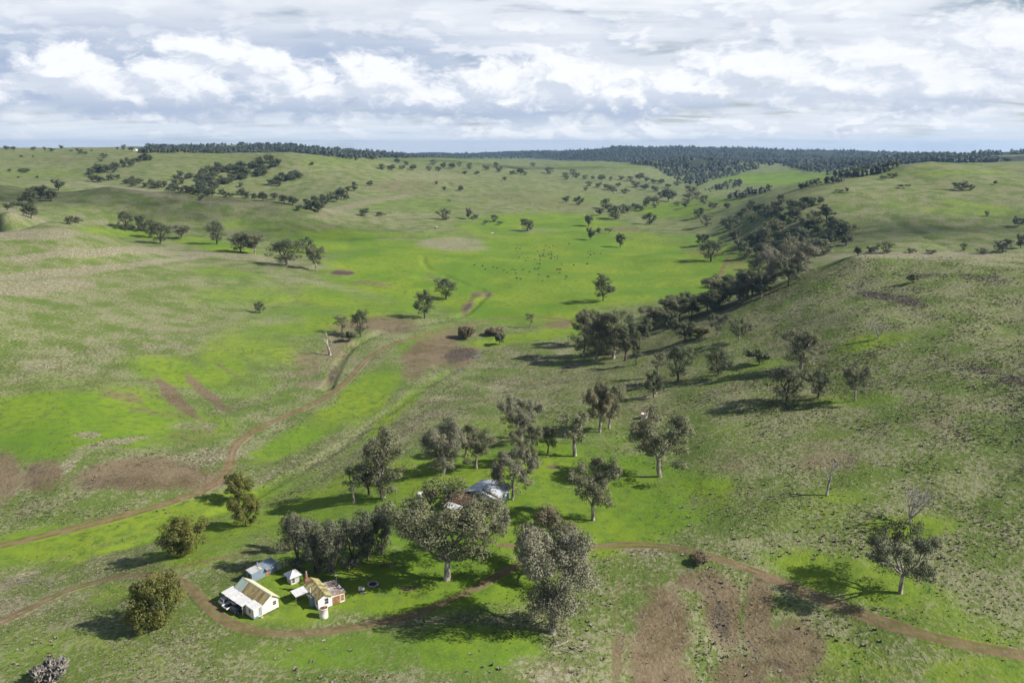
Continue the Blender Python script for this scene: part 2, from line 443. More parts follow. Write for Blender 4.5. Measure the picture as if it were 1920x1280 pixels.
def height(x, y, tracks=True):
    x = np.asarray(x, float); y = np.asarray(y, float)
    z = _h0(x, y)
    sh = z.shape; X = np.broadcast_to(x, sh).ravel(); Y = np.broadcast_to(y, sh).ravel(); z = z.ravel().copy()
    for line, d, hw in GULLY_LINES:
        q = dist_to(line, X, Y, hw * 2)
        near = q < hw * 1.5
        if near.any():
            n = fbm(X[near] / 6, Y[near] / 6, 77, 2)
            z[near] -= d * (0.75 + 0.35 * n) * (1 - sstep(q[near], hw * 0.25, hw * 1.2))
    return z.reshape(sh)

# ------------------------------------------------------------------ ground cover map, gully bank shade painted in: where the photograph shows lush grass, bare soil, straw, mud
LUSH = [(1080, 505, 330, 62, 0, 1.5), (1290, 505, 110, 60, 0, 1.25), (780, 500, 170, 55, -5, 1.2), (700, 560, 170, 45, 0, .75), (1020, 425, 170, 28, 0, .8), (650, 455, 140, 28, 0, .8), (960, 570, 150, 40, 0, 1),
    (1260, 395, 80, 18, 0, .7), (1180, 450, 150, 18, 5, .8), (1450, 336, 110, 13, 0, .8), (1340, 375, 60, 10, 0, .55), (1080, 375, 120, 12, 0, .4), (1090, 605, 80, 30, 0, .8),
    (160, 785, 200, 55, 0, 1.05), (60, 810, 110, 60, 0, .9), (330, 800, 130, 45, 0, .7), (340, 700, 120, 30, 10, .75), (420, 690, 60, 50, 30, .7), (480, 650, 110, 45, 0, .6), (320, 970, 300, 30, -14, .8), (90, 1020, 160, 40, -10, .8), (560, 815, 130, 28, -30, .8), (690, 740, 90, 40, -35, .8), (790, 640, 60, 20, -25, .7), (560, 600, 110, 35, 0, .7), (460, 555, 130, 25, 0, .55), (130, 700, 90, 30, 0, .4), (480, 725, 100, 40, 20, .55),
    (240, 437, 100, 9, 5, .7), (410, 462, 100, 12, 10, .8), (470, 420, 70, 12, 0, .55), (150, 482, 60, 8, 0, .5), (430, 515, 90, 14, 5, .6), (540, 430, 60, 25, 0, .5), (130, 350, 110, 6, 0, .4), (130, 395, 60, 8, -10, .4),
    (760, 1090, 270, 60, 0, 1.15), (900, 970, 260, 80, 0, 1.1), (1200, 930, 170, 80, 0, .85), (1130, 1000, 130, 50, 0, .85), (1020, 870, 180, 50, 0, .9), (820, 900, 200, 50, 0, .9), (620, 960, 160, 50, -10, .75), (450, 1000, 160, 40, -20, .7), (520, 1130, 150, 45, 0, .75), (1020, 810, 110, 40, 0, .4), (880, 830, 120, 40, -20, .5), (640, 1060, 160, 40, 0, .8),
    (1600, 1090, 190, 45, 14, .75), (1780, 1180, 170, 45, 14, .55), (1480, 970, 130, 40, 0, .4), (1560, 1240, 170, 45, 10, .5), (1850, 1260, 120, 40, 0, .6), (1300, 830, 110, 50, 0, .45), (1560, 930, 60, 15, 0, .6), (1700, 985, 100, 22, 0, .7), (1640, 640, 90, 14, -8, .6), (1600, 750, 80, 18, 0, .6), (1420, 690, 90, 12, -12, .55), (1350, 715, 100, 10, -18, .5), (1120, 820, 120, 40, 0, .5),
    (700, 1220, 260, 40, 0, .7), (170, 1230, 120, 50, 0, .4), (60, 1230, 90, 60, 0, .5), (380, 1120, 60, 20, -20, .4), (200, 1110, 120, 25, -10, .5), (900, 1220, 120, 50, 0, .9),
    (740, 775, 150, 12, -38, .55), (520, 925, 110, 12, -25, .6), (230, 1030, 150, 12, -20, .8), (980, 635, 110, 12, -8, .8),
    (1830, 395, 110, 12, 0, .5), (1620, 420, 110, 14, 0, .35), (1750, 325, 160, 8, 0, .45), (1800, 380, 60, 8, 10, .5), (1500, 330, 80, 12, 0, .6), (820, 300, 130, 6, 0, .45), (1120, 312, 120, 6, 0, .45), (430, 300, 120, 10, 0, .3), (620, 300, 70, 14, 0, .4), (90, 325, 140, 9, 0, .4), (770, 385, 120, 18, 0, .45)]
SOIL = [(275, 893, 135, 30, 0, 1.15), (90, 890, 50, 36, 0, .85), (-5, 885, 50, 50, 0, .9), (15, 935, 30, 25, 0, .6), (330, 750, 62, 13, 40, 1.1), (395, 742, 62, 10, 38, .9), (300, 716, 30, 9, 60, .6), (430, 700, 50, 8, 40, .6), (350, 820, 60, 22, 0, .6), (225, 745, 60, 12, 10, .6), (300, 775, 70, 10, 10, .6),
    (812, 655, 62, 30, -22, .95), (865, 668, 52, 22, -8, .95), (775, 690, 30, 28, -50, .7), (880, 625, 50, 12, 0, .5), (1045, 607, 40, 8, 0, .8), (990, 640, 30, 8, 0, .4), (700, 606, 90, 13, -4, .8), (745, 615, 50, 10, 0, .7), (640, 645, 40, 40, 60, .55), (628, 705, 14, 34, 20, .6), (580, 690, 35, 50, 0, .55), (575, 660, 50, 25, 0, .4), (880, 575, 26, 10, -40, .9), (908, 553, 26, 6, 0, .8),
    (1225, 1195, 62, 105, 5, 1.0), (1345, 1150, 40, 80, -14, 1.0), (1415, 1160, 34, 90, -12, .95), (1490, 1225, 60, 70, -10, .9), (1390, 1265, 70, 40, 0, .9), (1300, 1085, 50, 30, 0, .8), (1240, 1270, 70, 40, 0, .9), (1150, 1230, 12, 70, 0, .7), (1420, 1100, 50, 25, 0, .5), (1540, 1265, 50, 30, 0, .5), (1850, 1275, 30, 14, 0, .5),
    (470, 1168, 70, 10, -15, .5), (640, 1172, 60, 7, 0, .5), (560, 1200, 90, 8, 0, .35), (500, 1150, 25, 9, -20, .5), (695, 1094, 14, 5, 0, 1.2), (1040, 875, 16, 4, 0, 1.2), (760, 1100, 22, 8, 0, .6), (900, 1090, 50, 14, -20, .5),
    (1010, 376, 120, 14, 6, .5), (760, 350, 80, 14, 0, .55), (640, 512, 26, 6, 0, 1), (690, 530, 50, 7, 0, .7), (610, 400, 60, 6, 10, .5), (590, 425, 70, 9, 0, .5), (1180, 780, 70, 25, 0, .5), (1090, 735, 70, 20, 0, .4), (1230, 690, 80, 30, 0, .35), (1550, 850, 60, 60, 0, .5), (1350, 860, 80, 30, 0, .45), (1740, 780, 100, 50, 0, .4), (1300, 800, 60, 20, 0, .4), (1380, 495, 30, 18, 0, .6), (1240, 452, 160, 5, 5, .5), (1160, 430, 60, 6, 0, .6), (1320, 470, 50, 9, 0, .6), (120, 300, 110, 5, 0, .5), (960, 645, 20, 5, 0, .5), (820, 525, 40, 6, 20, .6), (1115, 640, 50, 10, 0, .3), (1500, 640, 90, 40, 0, .35), (1350, 610, 90, 40, -20, .4)]
STRAW = [(160, 476, 200, 9, -4, 1.0), (110, 512, 150, 9, -6, 1.0), (250, 499, 180, 6, -8, 1.0), (60, 540, 120, 16, -4, 1.1), (300, 474, 250, 5, 2, .9), (480, 487, 120, 5, 5, .8), (60, 440, 110, 12, 0, .9), (40, 403, 60, 6, 18, .9), (300, 364, 180, 4, 8, 1.0), (420, 379, 120, 4, 3, .9), (130, 348, 120, 3, 2, .7), (560, 375, 90, 3, 10, .7), (670, 402, 50, 8, 0, .6),
    (1725, 479, 230, 7, 0, 1.0), (1850, 490, 120, 12, 0, .6), (842, 455, 75, 12, 0, .9), (870, 465, 60, 8, 0, .7), (745, 448, 50, 5, 0, .6), (690, 380, 120, 5, -10, .8), (640, 392, 90, 8, -15, .7), (800, 332, 90, 10, 0, .6), (750, 405, 120, 5, 2, .6), (560, 310, 110, 5, 5, .4), (700, 415, 90, 6, 0, .5), (1000, 432, 60, 6, 0, .6), (850, 500, 50, 6, 0, .3), (590, 500, 60, 8, 0, .6), (640, 540, 120, 8, 10, .6), (690, 560, 70, 10, 10, .5), (560, 520, 90, 8, 5, .5),
    (270, 635, 260, 60, 0, .45), (110, 690, 110, 25, 0, .6), (520, 600, 70, 14, 0, .6), (350, 560, 200, 20, 0, .3), (380, 860, 70, 22, -5, .8), (210, 830, 70, 8, -10, .9), (160, 815, 30, 8, 0, .9), (140, 870, 40, 10, -40, .8), (360, 800, 60, 16, 0, .7), (470, 750, 120, 12, -22, .6), (590, 730, 60, 10, -30, .6), (50, 930, 60, 40, 0, .5), (190, 940, 120, 22, 0, .4),
    (45, 1092, 70, 10, -22, 1.1), (130, 1130, 120, 25, -18, .6), (30, 1140, 60, 30, -18, .7), (330, 1080, 100, 18, -10, .5), (200, 1060, 80, 18, -18, .5), (510, 890, 60, 12, -28, .6), (700, 830, 180, 14, -34, .5), (820, 770, 160, 30, -30, .55), (950, 700, 140, 40, -15, .5), (780, 850, 90, 20, -20, .4),
    (1210, 1040, 40, 10, 0, .9), (1330, 960, 120, 40, 20, .4), (1240, 900, 60, 30, 0, .4), (1430, 1010, 120, 40, 15, .4), (1100, 930, 60, 30, 0, .3), (1750, 900, 200, 90, 10, .3), (450, 1230, 300, 50, 0, .35), (1000, 1250, 110, 30, 0, .7), (1060, 1210, 60, 30, 0, .6), (300, 330, 200, 6, 0, .3), (1640, 355, 120, 8, 5, .4), (1480, 385, 90, 6, -10, .4)]
MUD_SHADE = [(872, 667, 38, 13, -10, .85), (630, 700, 8, 26, 24, .65), (642, 513, 24, 4, 0, 1.0), (1345, 1165, 22, 50, -12, .6), (1480, 1250, 60, 30, 0, .45), (1655, 556, 48, 10, 8, .8), (1700, 566, 50, 12, 10, .7), (1850, 524, 70, 9, 8, .6), (1745, 516, 36, 7, 0, .6), (1835, 695, 50, 9, 8, .7), (1895, 715, 50, 10, 0, .7), (1590, 535, 80, 9, 10, .5), (1730, 590, 60, 8, 10, .5), (1870, 800, 70, 14, 10, .5), (200, 900, 70, 18, 0, .5), (75, 885, 30, 24, 0, .5), (882, 574, 14, 5, -40, .9), (905, 555, 20, 3, 0, .7), (1465, 505, 60, 14, -20, .6), (1350, 590, 90, 20, -22, .5)]  # the narrow upright gully entry paints its shadowed bank dark
def blob_map(blobs, px, py, wobx, woby):
    out = np.zeros(px.shape, np.float32)
    X = px + wobx; Y = py + woby
    for cx, cy, rx, ry, rot, wgt in blobs:
        a = math.radians(rot); c, s = math.cos(a), math.sin(a); R = max(rx, ry) * 2.4
        m = (np.abs(X - cx) < R) & (np.abs(Y - cy) < R)
        if not m.any(): continue
        dx, dy = X[m] - cx, Y[m] - cy
        u = (dx * c + dy * s) / rx; v = (-dx * s + dy * c) / ry
        d = np.sqrt(u * u + v * v)
        out[m] = np.maximum(out[m], wgt * (1 - sstep(d, 0.45, 1.55)))
    return out
def cover(x, y, z):
    px, py = to_pix(x, y, z)
    r = np.hypot(x, y); k = 1000 / np.maximum(r, 60)
    wx = 9 * k * fbm(x / 22, y / 22, 51, 3) * 0.35 + 3 * k * fbm(x / 90, y / 90, 54, 3)
    wy = wx * 0 + 4 * k * fbm(x / 22, y / 22, 61, 3) * 0.25 + 0.7 * k * fbm(x / 90, y / 90, 64, 3)
    return [blob_map(b, px, py, wx, wy) for b in (LUSH, SOIL, STRAW, MUD_SHADE)]

# ------------------------------------------------------------------ ground material
def ground_material():
    m, x, b = new_mat('ground_cover')
    nt = m.node_tree
    geo = x.node('ShaderNodeNewGeometry'); P = geo.outputs['Position']
    at = x.node('ShaderNodeAttribute', attribute_name='cover'); lush, soil, straw = x.sep(at.outputs['Color']); mud_shade = at.outputs['Alpha']
    tr = x.node('ShaderNodeAttribute', attribute_name='trail'); wheel, bare, bush = x.sep(tr.outputs['Color'])
    n_big = x.noise(P, 0.018, 4); n_mid = x.noise(P, 0.07, 4); n_sm = x.noise(P, 0.35, 3); n_fine = x.noise(P, 1.6, 3, 0.65)
    warp = x.vadd(P, x.vscale(x.noise(P, 0.5, 2, color=True), 2.0))
    tuft = x.noise(warp, 0.9, 2, 0.6)
    c = lambda n, k: x.mul(x.sub(n, 0.5), k)
    # dry, grazed pasture: green pick between pale tussocks
    dry = x.mix(x.ss(n_mid, 0.35, 0.68), (0.100, 0.146, 0.036), (0.146, 0.164, 0.060))
    dry = x.mix(x.ss(n_big, 0.35, 0.65), dry, x.mix(0.5, dry, (0.112, 0.156, 0.032)))
    dry = x.mix(x.ss(x.add(n_mid, c(n_sm, 0.5)), 0.58, 0.72), dry, (0.112, 0.160, 0.032))
    dry = x.mix(x.mul(x.ss(x.add(tuft, c(n_mid, 0.8)), 0.44, 0.62), .85), dry, (0.240, 0.236, 0.145))
    dry = x.mix(x.mul(x.ss(x.add(n_fine, c(n_mid, .4)), 0.56, 0.70), .7), dry, (0.072, 0.098, 0.026))  # dark green flecks put the shade between tufts into the colour
    # lush feed
    green = x.mix(x.ss(n_big, 0.36, 0.64), (0.104, 0.200, 0.017), (0.180, 0.250, 0.024))
    green = x.mix(x.ss(n_sm, 0.40, 0.75), green, (0.092, 0.158, 0.028))
    green = x.mix(x.mul(x.ss(n_fine, 0.48, 0.72), 0.5), green, (0.19, 0.24, 0.05))
    f = x.ss(x.add(lush, x.add(c(n_mid, 1.25), x.add(c(n_sm, 0.75), x.add(c(n_fine, .4), c(n_big, 0.5))))), 0.24, 0.78)
    col = x.mix(f, dry, green)
    # straw coloured, tussocky
    st = x.mix(x.ss(tuft, 0.42, 0.62), (0.165, 0.155, 0.085), (0.31, 0.285, 0.220))
    f = x.ss(x.add(straw, x.add(c(n_mid, 0.7), x.add(c(n_sm, 0.6), c(n_fine, 0.7)))), 0.38, 0.85)
    col = x.mix(x.mul(f, 0.85), col, st)
    # bare red earth with stones
    so = x.mix(x.ss(n_mid, 0.35, 0.65), (0.112, 0.080, 0.049), (0.168, 0.128, 0.083))
    so = x.mix(x.ss(n_fine, 0.48, 0.70), so, (0.215, 0.172, 0.122))
    so = x.mix(x.ss(n_sm, 0.55, 0.75), so, (0.090, 0.064, 0.040))
    f = x.ss(x.add(soil, x.add(c(n_mid, 1.0), x.add(c(n_sm, 0.7), c(n_fine, 0.5)))), 0.32, 0.86)
    col = x.mix(x.mul(f, 0.9), col, so)
    # dark mud and lichen grey stone; the gully bank's shade is painted with it
    mu = x.mix(x.ss(n_fine, 0.45, 0.62), (0.060, 0.045, 0.036), (0.115, 0.100, 0.082))
    f = x.ss(x.add(mud_shade, x.add(c(n_sm, 0.8), c(n_fine, 0.6))), 0.40, 0.80)
    col = x.mix(f, col, mu)
    # floor of the far bush
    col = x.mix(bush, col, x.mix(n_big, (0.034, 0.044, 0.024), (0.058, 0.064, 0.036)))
    # wheel tracks
    f = x.ss(x.add(bare, x.add(c(n_sm, 0.40), c(n_fine, 0.30))), 0.26, 0.60)
    earth = x.mix(x.ss(n_sm, 0.35, 0.7), (0.146, 0.094, 0.054), (0.215, 0.152, 0.098))
    col = x.mix(x.mul(f, 0.92), col, x.mix(x.ss(x.add(wheel, c(n_sm, 0.4)), 0.3, 0.7), x.mix(0.55, earth, col), earth))
    nt.links.new(col, b.inputs['Base Color'])
    b.inputs['Roughness'].default_value = 0.95; b.inputs['Specular IOR Level'].default_value = 0.08
    # fine relief of tufts and stones; stronger where the grass is rank
    rough = x.mul(x.sub(1.0, x.mul(x.ss(lush, 0.3, 0.9), 0.65)), x.sub(1.0, x.mul(bare, 0.7)))
    hgt = x.add(x.mul(tuft, 0.75), x.mul(n_fine, 0.35))
    bp = x.node('ShaderNodeBump'); bp.inputs['Distance'].default_value = 0.75
    x.put(bp.inputs['Strength'], x.mul(rough, 0.65)); x.put(bp.inputs['Height'], hgt)
    nt.links.new(bp.outputs[0], b.inputs['Normal'])
    return m
GROUND_MAT = ground_material()

def set_color(me, name, rgba):
    a = me.color_attributes.new(name, 'FLOAT_COLOR', 'POINT')
    a.data.foreach_set('color', np.ascontiguousarray(rgba, np.float32).ravel())

# ------------------------------------------------------------------ the ground sheet
def trail_values(x, y):
    """bare earth left by old wheel pads that are no road of their own"""
    bare = np.zeros(x.shape)
    for pts, hw, k in FAINT:
        q = dist_to(even(on_ground_line(pts), 3.0)[0], x, y, 8)
        bare = np.maximum(bare, k * (1 - sstep(q, hw * 0.4, hw * 1.3)))
    return bare
FAINT = [([(262, 1079), (340, 1062), (420, 1045), (480, 1034), (545, 1022)], 1.0, .6), ([(940, 1022), (1010, 1024), (1090, 1027)], 1.6, .6),
         ([(0, 600), (120, 600), (260, 590), (420, 580)], .9, .35), ([(1162, 1085), (1156, 1150), (1151, 1215), (1150, 1280)], .4, .5), ([(1215, 1165), (1190, 1215), (1180, 1280)], .35, .4)]
_az = np.radians(np.concatenate([np.linspace(-62, -35, 28)[:-1], np.linspace(-35, 35, 640), np.linspace(35, 62, 28)[1:]]))
_rs = np.concatenate([np.exp(np.linspace(math.log(48), math.log(420), 470))[:-1], np.exp(np.linspace(math.log(420), math.log(8600), 300))])
_AZ, _RS = np.meshgrid(_az, _rs)
gx, gy = _RS * np.sin(_AZ), _RS * np.cos(_AZ)
gz = height(gx, gy)
_tq = np.full(gx.size, 1e9)
for k, l in TRACK_LINES.items():
    _tq = np.minimum(_tq, dist_to(l, gx.ravel(), gy.ravel(), 12) - TRACK_W[k])
gz = gz - 0.10 * (1 - sstep(_tq, 0.0, 2.0)).reshape(gx.shape)
nr, na = gx.shape
_i = np.arange(nr * na).reshape(nr, na)
_Q = np.stack([_i[:-1, :-1], _i[:-1, 1:], _i[1:, 1:], _i[1:, :-1]], -1).reshape(-1, 4)
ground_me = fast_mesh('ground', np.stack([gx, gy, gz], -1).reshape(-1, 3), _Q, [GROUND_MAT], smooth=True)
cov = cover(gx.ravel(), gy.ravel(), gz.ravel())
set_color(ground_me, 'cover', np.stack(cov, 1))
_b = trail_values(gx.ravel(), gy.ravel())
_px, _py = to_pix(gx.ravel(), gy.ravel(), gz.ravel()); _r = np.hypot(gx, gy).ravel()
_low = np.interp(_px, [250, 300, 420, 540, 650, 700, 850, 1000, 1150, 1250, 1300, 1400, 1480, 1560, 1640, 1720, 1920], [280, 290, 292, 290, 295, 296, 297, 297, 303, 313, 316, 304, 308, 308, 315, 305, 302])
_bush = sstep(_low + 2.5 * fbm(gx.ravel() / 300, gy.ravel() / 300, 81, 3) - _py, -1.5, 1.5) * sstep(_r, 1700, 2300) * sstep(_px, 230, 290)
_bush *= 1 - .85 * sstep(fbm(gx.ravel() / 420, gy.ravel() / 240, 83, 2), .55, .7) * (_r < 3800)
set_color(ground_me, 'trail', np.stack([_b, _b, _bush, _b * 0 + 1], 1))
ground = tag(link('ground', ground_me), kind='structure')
def sheet_height(x, y):
    """height of the finished ground sheet"""
    x = np.asarray(x, float); y = np.asarray(y, float)
    a = np.arctan2(x, y); r = np.hypot(x, y)
    fi = np.interp(r, _rs, np.arange(len(_rs))); fj = np.interp(a, _az, np.arange(len(_az)))
    i = np.clip(fi.astype(int), 0, len(_rs) - 2); j = np.clip(fj.astype(int), 0, len(_az) - 2); u = fi - i; v = fj - j
    return (gz[i, j] * (1 - u) + gz[i + 1, j] * u) * (1 - v) + (gz[i, j + 1] * (1 - u) + gz[i + 1, j + 1] * u) * v
_fine_height = height

# tracks: sheets laid just over the ground
def track(name, key):
    l, s = even(TRACK_LINES[key], 1.2); hw = TRACK_W[key]
    t = np.gradient(l, axis=0); t /= np.linalg.norm(t, axis=1)[:, None] + 1e-9
    nrm = np.stack([-t[:, 1], t[:, 0]], 1)
    offs = np.array([-1.65, -1.2, -.95, -.72, -.5, -.25, 0, .25, .5, .72, .95, 1.2, 1.65])
    dz = np.array([-.16, -.03, .03, .00, -.01, .04, .06, .04, -.01, .00, .03, -.03, -.16])
    wh = np.array([0, .2, .7, 1, .95, .45, .15, .45, .95, 1, .7, .2, 0.]); ba = np.array([0, .3, .9, 1.15, 1.05, .7, .45, .7, 1.05, 1.15, .9, .3, 0])
    wob = 1 + 0.12 * fbm(s / 9, s * 0, 5, 2)
    X = l[:, None, 0] + nrm[:, None, 0] * offs * hw * wob[:, None]; Y = l[:, None, 1] + nrm[:, None, 1] * offs * hw * wob[:, None]
    Z = height(X, Y) + dz * 0.6 + 0.05
    n, k = X.shape; ii = np.arange(n * k).reshape(n, k)
    Q = np.stack([ii[:-1, :-1], ii[:-1, 1:], ii[1:, 1:], ii[1:, :-1]], -1).reshape(-1, 4)
    me = fast_mesh(name, np.stack([X, Y, Z], -1).reshape(-1, 3), Q, [GROUND_MAT], smooth=True)
    set_color(me, 'cover', np.stack(cover(X.ravel(), Y.ravel(), Z.ravel()), 1))
    one = np.ones((n, 1))
    set_color(me, 'trail', np.stack([(one * wh).ravel(), (one * ba).ravel(), (one * 0 * wh).ravel(), (one * (wh * 0 + 1)).ravel()], 1))
    return tag(link(name, me), kind='structure')
track('dirt_road', 'valley'); track('dirt_road', 'house'); track('dirt_road', 'far')

height = sheet_height
# ------------------------------------------------------------------ trees
def leaf_material(name, c0, c1, c2, spec=0.30, trans=0.15):
    m = bpy.data.materials.new(name); m.use_nodes = True
    nt = m.node_tree; nt.nodes.clear(); x = NX(nt)
    out = x.node('ShaderNodeOutputMaterial')
    oi = x.node('ShaderNodeObjectInfo'); at = x.node('ShaderNodeAttribute', attribute_name='leaf')
    col = x.mix(at.outputs['Fac'], c0, c1)
    col = x.mix(x.mul(oi.outputs['Random'], 0.75), col, x.mix(at.outputs['Fac'], c2, c1))
    # leaves of a clump are turned outwards on the whole
    on = x.node('ShaderNodeAttribute', attribute_name='out')
    vt = x.node('ShaderNodeVectorTransform', vector_type='NORMAL', convert_from='OBJECT', convert_to='WORLD'); nt.links.new(on.outputs['Vector'], vt.inputs[0])
    ge = x.node('ShaderNodeNewGeometry')
    nm = x.node('ShaderNodeVectorMath', operation='NORMALIZE'); x.put(nm.inputs[0], x.vadd(x.vscale(vt.outputs[0], 1.9), ge.outputs['Normal']))
    b = x.node('ShaderNodeBsdfPrincipled'); nt.links.new(col, b.inputs['Base Color']); nt.links.new(nm.outputs[0], b.inputs['Normal'])
    b.inputs['Roughness'].default_value = 0.55; b.inputs['Specular IOR Level'].default_value = spec
    t = x.node('ShaderNodeBsdfTranslucent'); nt.links.new(col, t.inputs[0])
    mx = x.node('ShaderNodeMixShader'); mx.inputs[0].default_value = trans
    nt.links.new(b.outputs[0], mx.inputs[1]); nt.links.new(t.outputs[0], mx.inputs[2]); nt.links.new(mx.outputs[0], out.inputs[0])
    return m
def bark_material(name, c0, c1):
    m, x, b = new_mat(name)
    tc = x.node('ShaderNodeTexCoord'); n = x.noise(x.vmul(tc.outputs['Object'], (2.2, 2.2, 0.7)), 1.0, 3)
    m.node_tree.links.new(x.mix(x.ss(n, .42, .6), c0, c1), b.inputs['Base Color'])
    b.inputs['Roughness'].default_value = 0.85
    return m
LEAF_GUM = leaf_material('gum_leaves', (0.113, 0.129, 0.057), (0.247, 0.247, 0.140), (0.099, 0.124, 0.051))
LEAF_PALE = leaf_material('pale_gum_leaves', (0.134, 0.141, 0.085), (0.286, 0.280, 0.193), (0.141, 0.137, 0.085))
LEAF_DARK = leaf_material('dark_gum_leaves', (0.073, 0.098, 0.043), (0.147, 0.165, 0.083), (0.085, 0.098, 0.055))
LEAF_BRONZE = leaf_material('bronze_gum_leaves', (0.142, 0.130, 0.066), (0.245, 0.220, 0.125), (0.14, 0.13, 0.075))
LEAF_GOLD = leaf_material('golden_green_leaves', (0.090, 0.116, 0.020), (0.200, 0.196, 0.040), (0.100, 0.122, 0.026))
LEAF_SOFT = leaf_material('soft_grey_leaves', (0.108, 0.128, 0.073), (0.196, 0.202, 0.138), (0.117, 0.123, 0.075))
LEAF_FAR = leaf_material('far_bush_leaves', (0.046, 0.062, 0.038), (0.094, 0.110, 0.066), (0.054, 0.066, 0.044))
LEAF_DRY = leaf_material('dry_tan_leaves', (0.150, 0.125, 0.070), (0.235, 0.195, 0.115), (0.16, 0.13, 0.075))
LEAF_SCRUB = leaf_material('grey_twigs', (0.19, 0.175, 0.155), (0.36, 0.34, 0.31), (0.22, 0.18, 0.15), 0.1, 0.1)
BARK = bark_material('pale_bark', (0.155, 0.130, 0.110), (0.400, 0.370, 0.335))
BARK_DEAD = bark_material('dead_wood', (0.200, 0.180, 0.160), (0.420, 0.395, 0.365))
BARK_DARK = bark_material('dark_bark', (0.060, 0.048, 0.040), (0.130, 0.110, 0.095))

def leaf_cloud(rng, centres, radii, per, size, droop=0.4, flat=0.8, shell=0.55):
    """many small leaf-spray faces gathered in clumps; returns vertices, quads, per-vertex tone"""
    nc = len(centres); n = nc * per
    C = np.repeat(np.asarray(centres, float), per, 0); R = np.repeat(np.asarray(radii, float), per)
    d = rng.normal(size=(n, 3)); d /= np.linalg.norm(d, axis=1)[:, None]
    rr = rng.uniform(shell ** 3, 1, n) ** (1 / 3.0) * rng.uniform(0.8, 1.12, n)
    off = d * rr[:, None] * R[:, None]; off[:, 2] *= flat
    off[:, 2] -= droop * (np.hypot(off[:, 0], off[:, 1]) ** 2) / np.maximum(R, .1) * 0.5
    p = C + off
    a = d * 0.8 + rng.normal(size=(n, 3)) * 0.6; a[:, 2] -= droop * 1.2
    a /= np.linalg.norm(a, axis=1)[:, None]
    b = np.cross(a, rng.normal(size=(n, 3))); b /= np.linalg.norm(b, axis=1)[:, None] + 1e-9
    L = size * rng.uniform(0.65, 1.4, n)[:, None]; Wd = L * rng.uniform(0.38, 0.62, n)[:, None]
    V = np.stack([p - a * L * 0.5, p + b * Wd * 0.5, p + a * L * 0.5, p - b * Wd * 0.5], 1).reshape(-1, 3)
    Q = np.arange(n * 4).reshape(n, 4)
    tone = np.repeat(np.clip(np.repeat(rng.uniform(0.1, 0.9, nc), per) * 0.75 + rng.uniform(0, 0.28, n), 0, 1), 4)
    out = d * 0.75 + np.array([0, 0, .45]); out = np.repeat(out / np.linalg.norm(out, axis=1)[:, None], 4, 0)
    return V, Q, tone, out
def leaf_data(me, tone, out):
    a = me.attributes.new('leaf', 'FLOAT', 'POINT'); a.data.foreach_set('value', np.asarray(tone, np.float32))
    a = me.attributes.new('out', 'FLOAT_VECTOR', 'POINT'); a.data.foreach_set('vector', np.ascontiguousarray(out, np.float32).ravel())

def skeleton(rng, H, W, fork, lean=0.0, nlimb=3, levels=3, spread=0.8, rise=0.6, r0=None, twigs=3, lift=0.0):
    """trunk and limbs as (points, radii); twig ends as clump centres"""
    branches, ends = [], []
    r0 = r0 or 0.026 * H
    def arc(p, d, L, ra, rb, wig, up):
        pts, rad = [p], [ra]; n = 4
        for k in range(n):
            d = (d + Vector(rng.normal(size=3)) * wig + Vector((0, 0, up))).normalized()
            p = p + d * (L / n); pts.append(p); rad.append(ra + (rb - ra) * (k + 1) / n)
        branches.append((pts, rad)); return p, d
    top, d = arc(Vector((0, 0, -0.4)), Vector((lean, lean * 0.3, 1)).normalized(), fork * H + 0.4, r0 * 1.25, r0 * 0.85, 0.06, 0.1)
    def grow(p, d, L, r, lev, az):
        e, dd = arc(p, d, L, r, r * 0.55, 0.16, 0.10 + lift)
        if lev >= levels:
            ends.append(e); ends.append(branches[-1][0][2]); return
        k = twigs if lev > 0 else twigs + 0
        for j in range(k):
            a = az + (j - (k - 1) / 2) * 1.25 + rng.normal() * 0.3
            h = Vector((math.cos(a), math.sin(a), 0))
            nd = (dd * 0.55 + h * spread * rng.uniform(0.5, 1.1) + Vector((0, 0, rise * rng.uniform(0.2, 1.1)))).normalized()
            s = branches[-1][0][-1] if j else branches[-1][0][-2]
            grow(e if j else Vector(e), nd, L * rng.uniform(0.55, 0.8), r * 0.58, lev + 1, a)
    a0 = rng.uniform(0, 6.28)
    for i in range(nlimb):
        a = a0 + 2 * math.pi * i / nlimb + rng.normal() * 0.3
        h = Vector((math.cos(a), math.sin(a), 0)) * spread * rng.uniform(0.6, 1.2)
        grow(top, (Vector((0, 0, 1)) * rise * 1.3 + h).normalized(), (1 - fork) * H * 0.36 * rng.uniform(0.8, 1.15), r0 * 0.7, 1, a)
    return branches, ends
def fit(branches, ends, H, W, z_low):
    """scale limbs so that twig ends fill the wanted height and width"""
    E = np.array(ends); wid = np.percentile(np.hypot(E[:, 0] - E[:, 0].mean(), E[:, 1] - E[:, 1].mean()), 92) * 2
    sx = W / max(wid, .1); sz = H / E[:, 2].max()
    f = lambda p: Vector((p[0] * sx, p[1] * sx, p[2] * sz))
    return [([f(p) for p in pts], rad) for pts, rad in branches], [f(e) for e in ends]
PROTO = {}
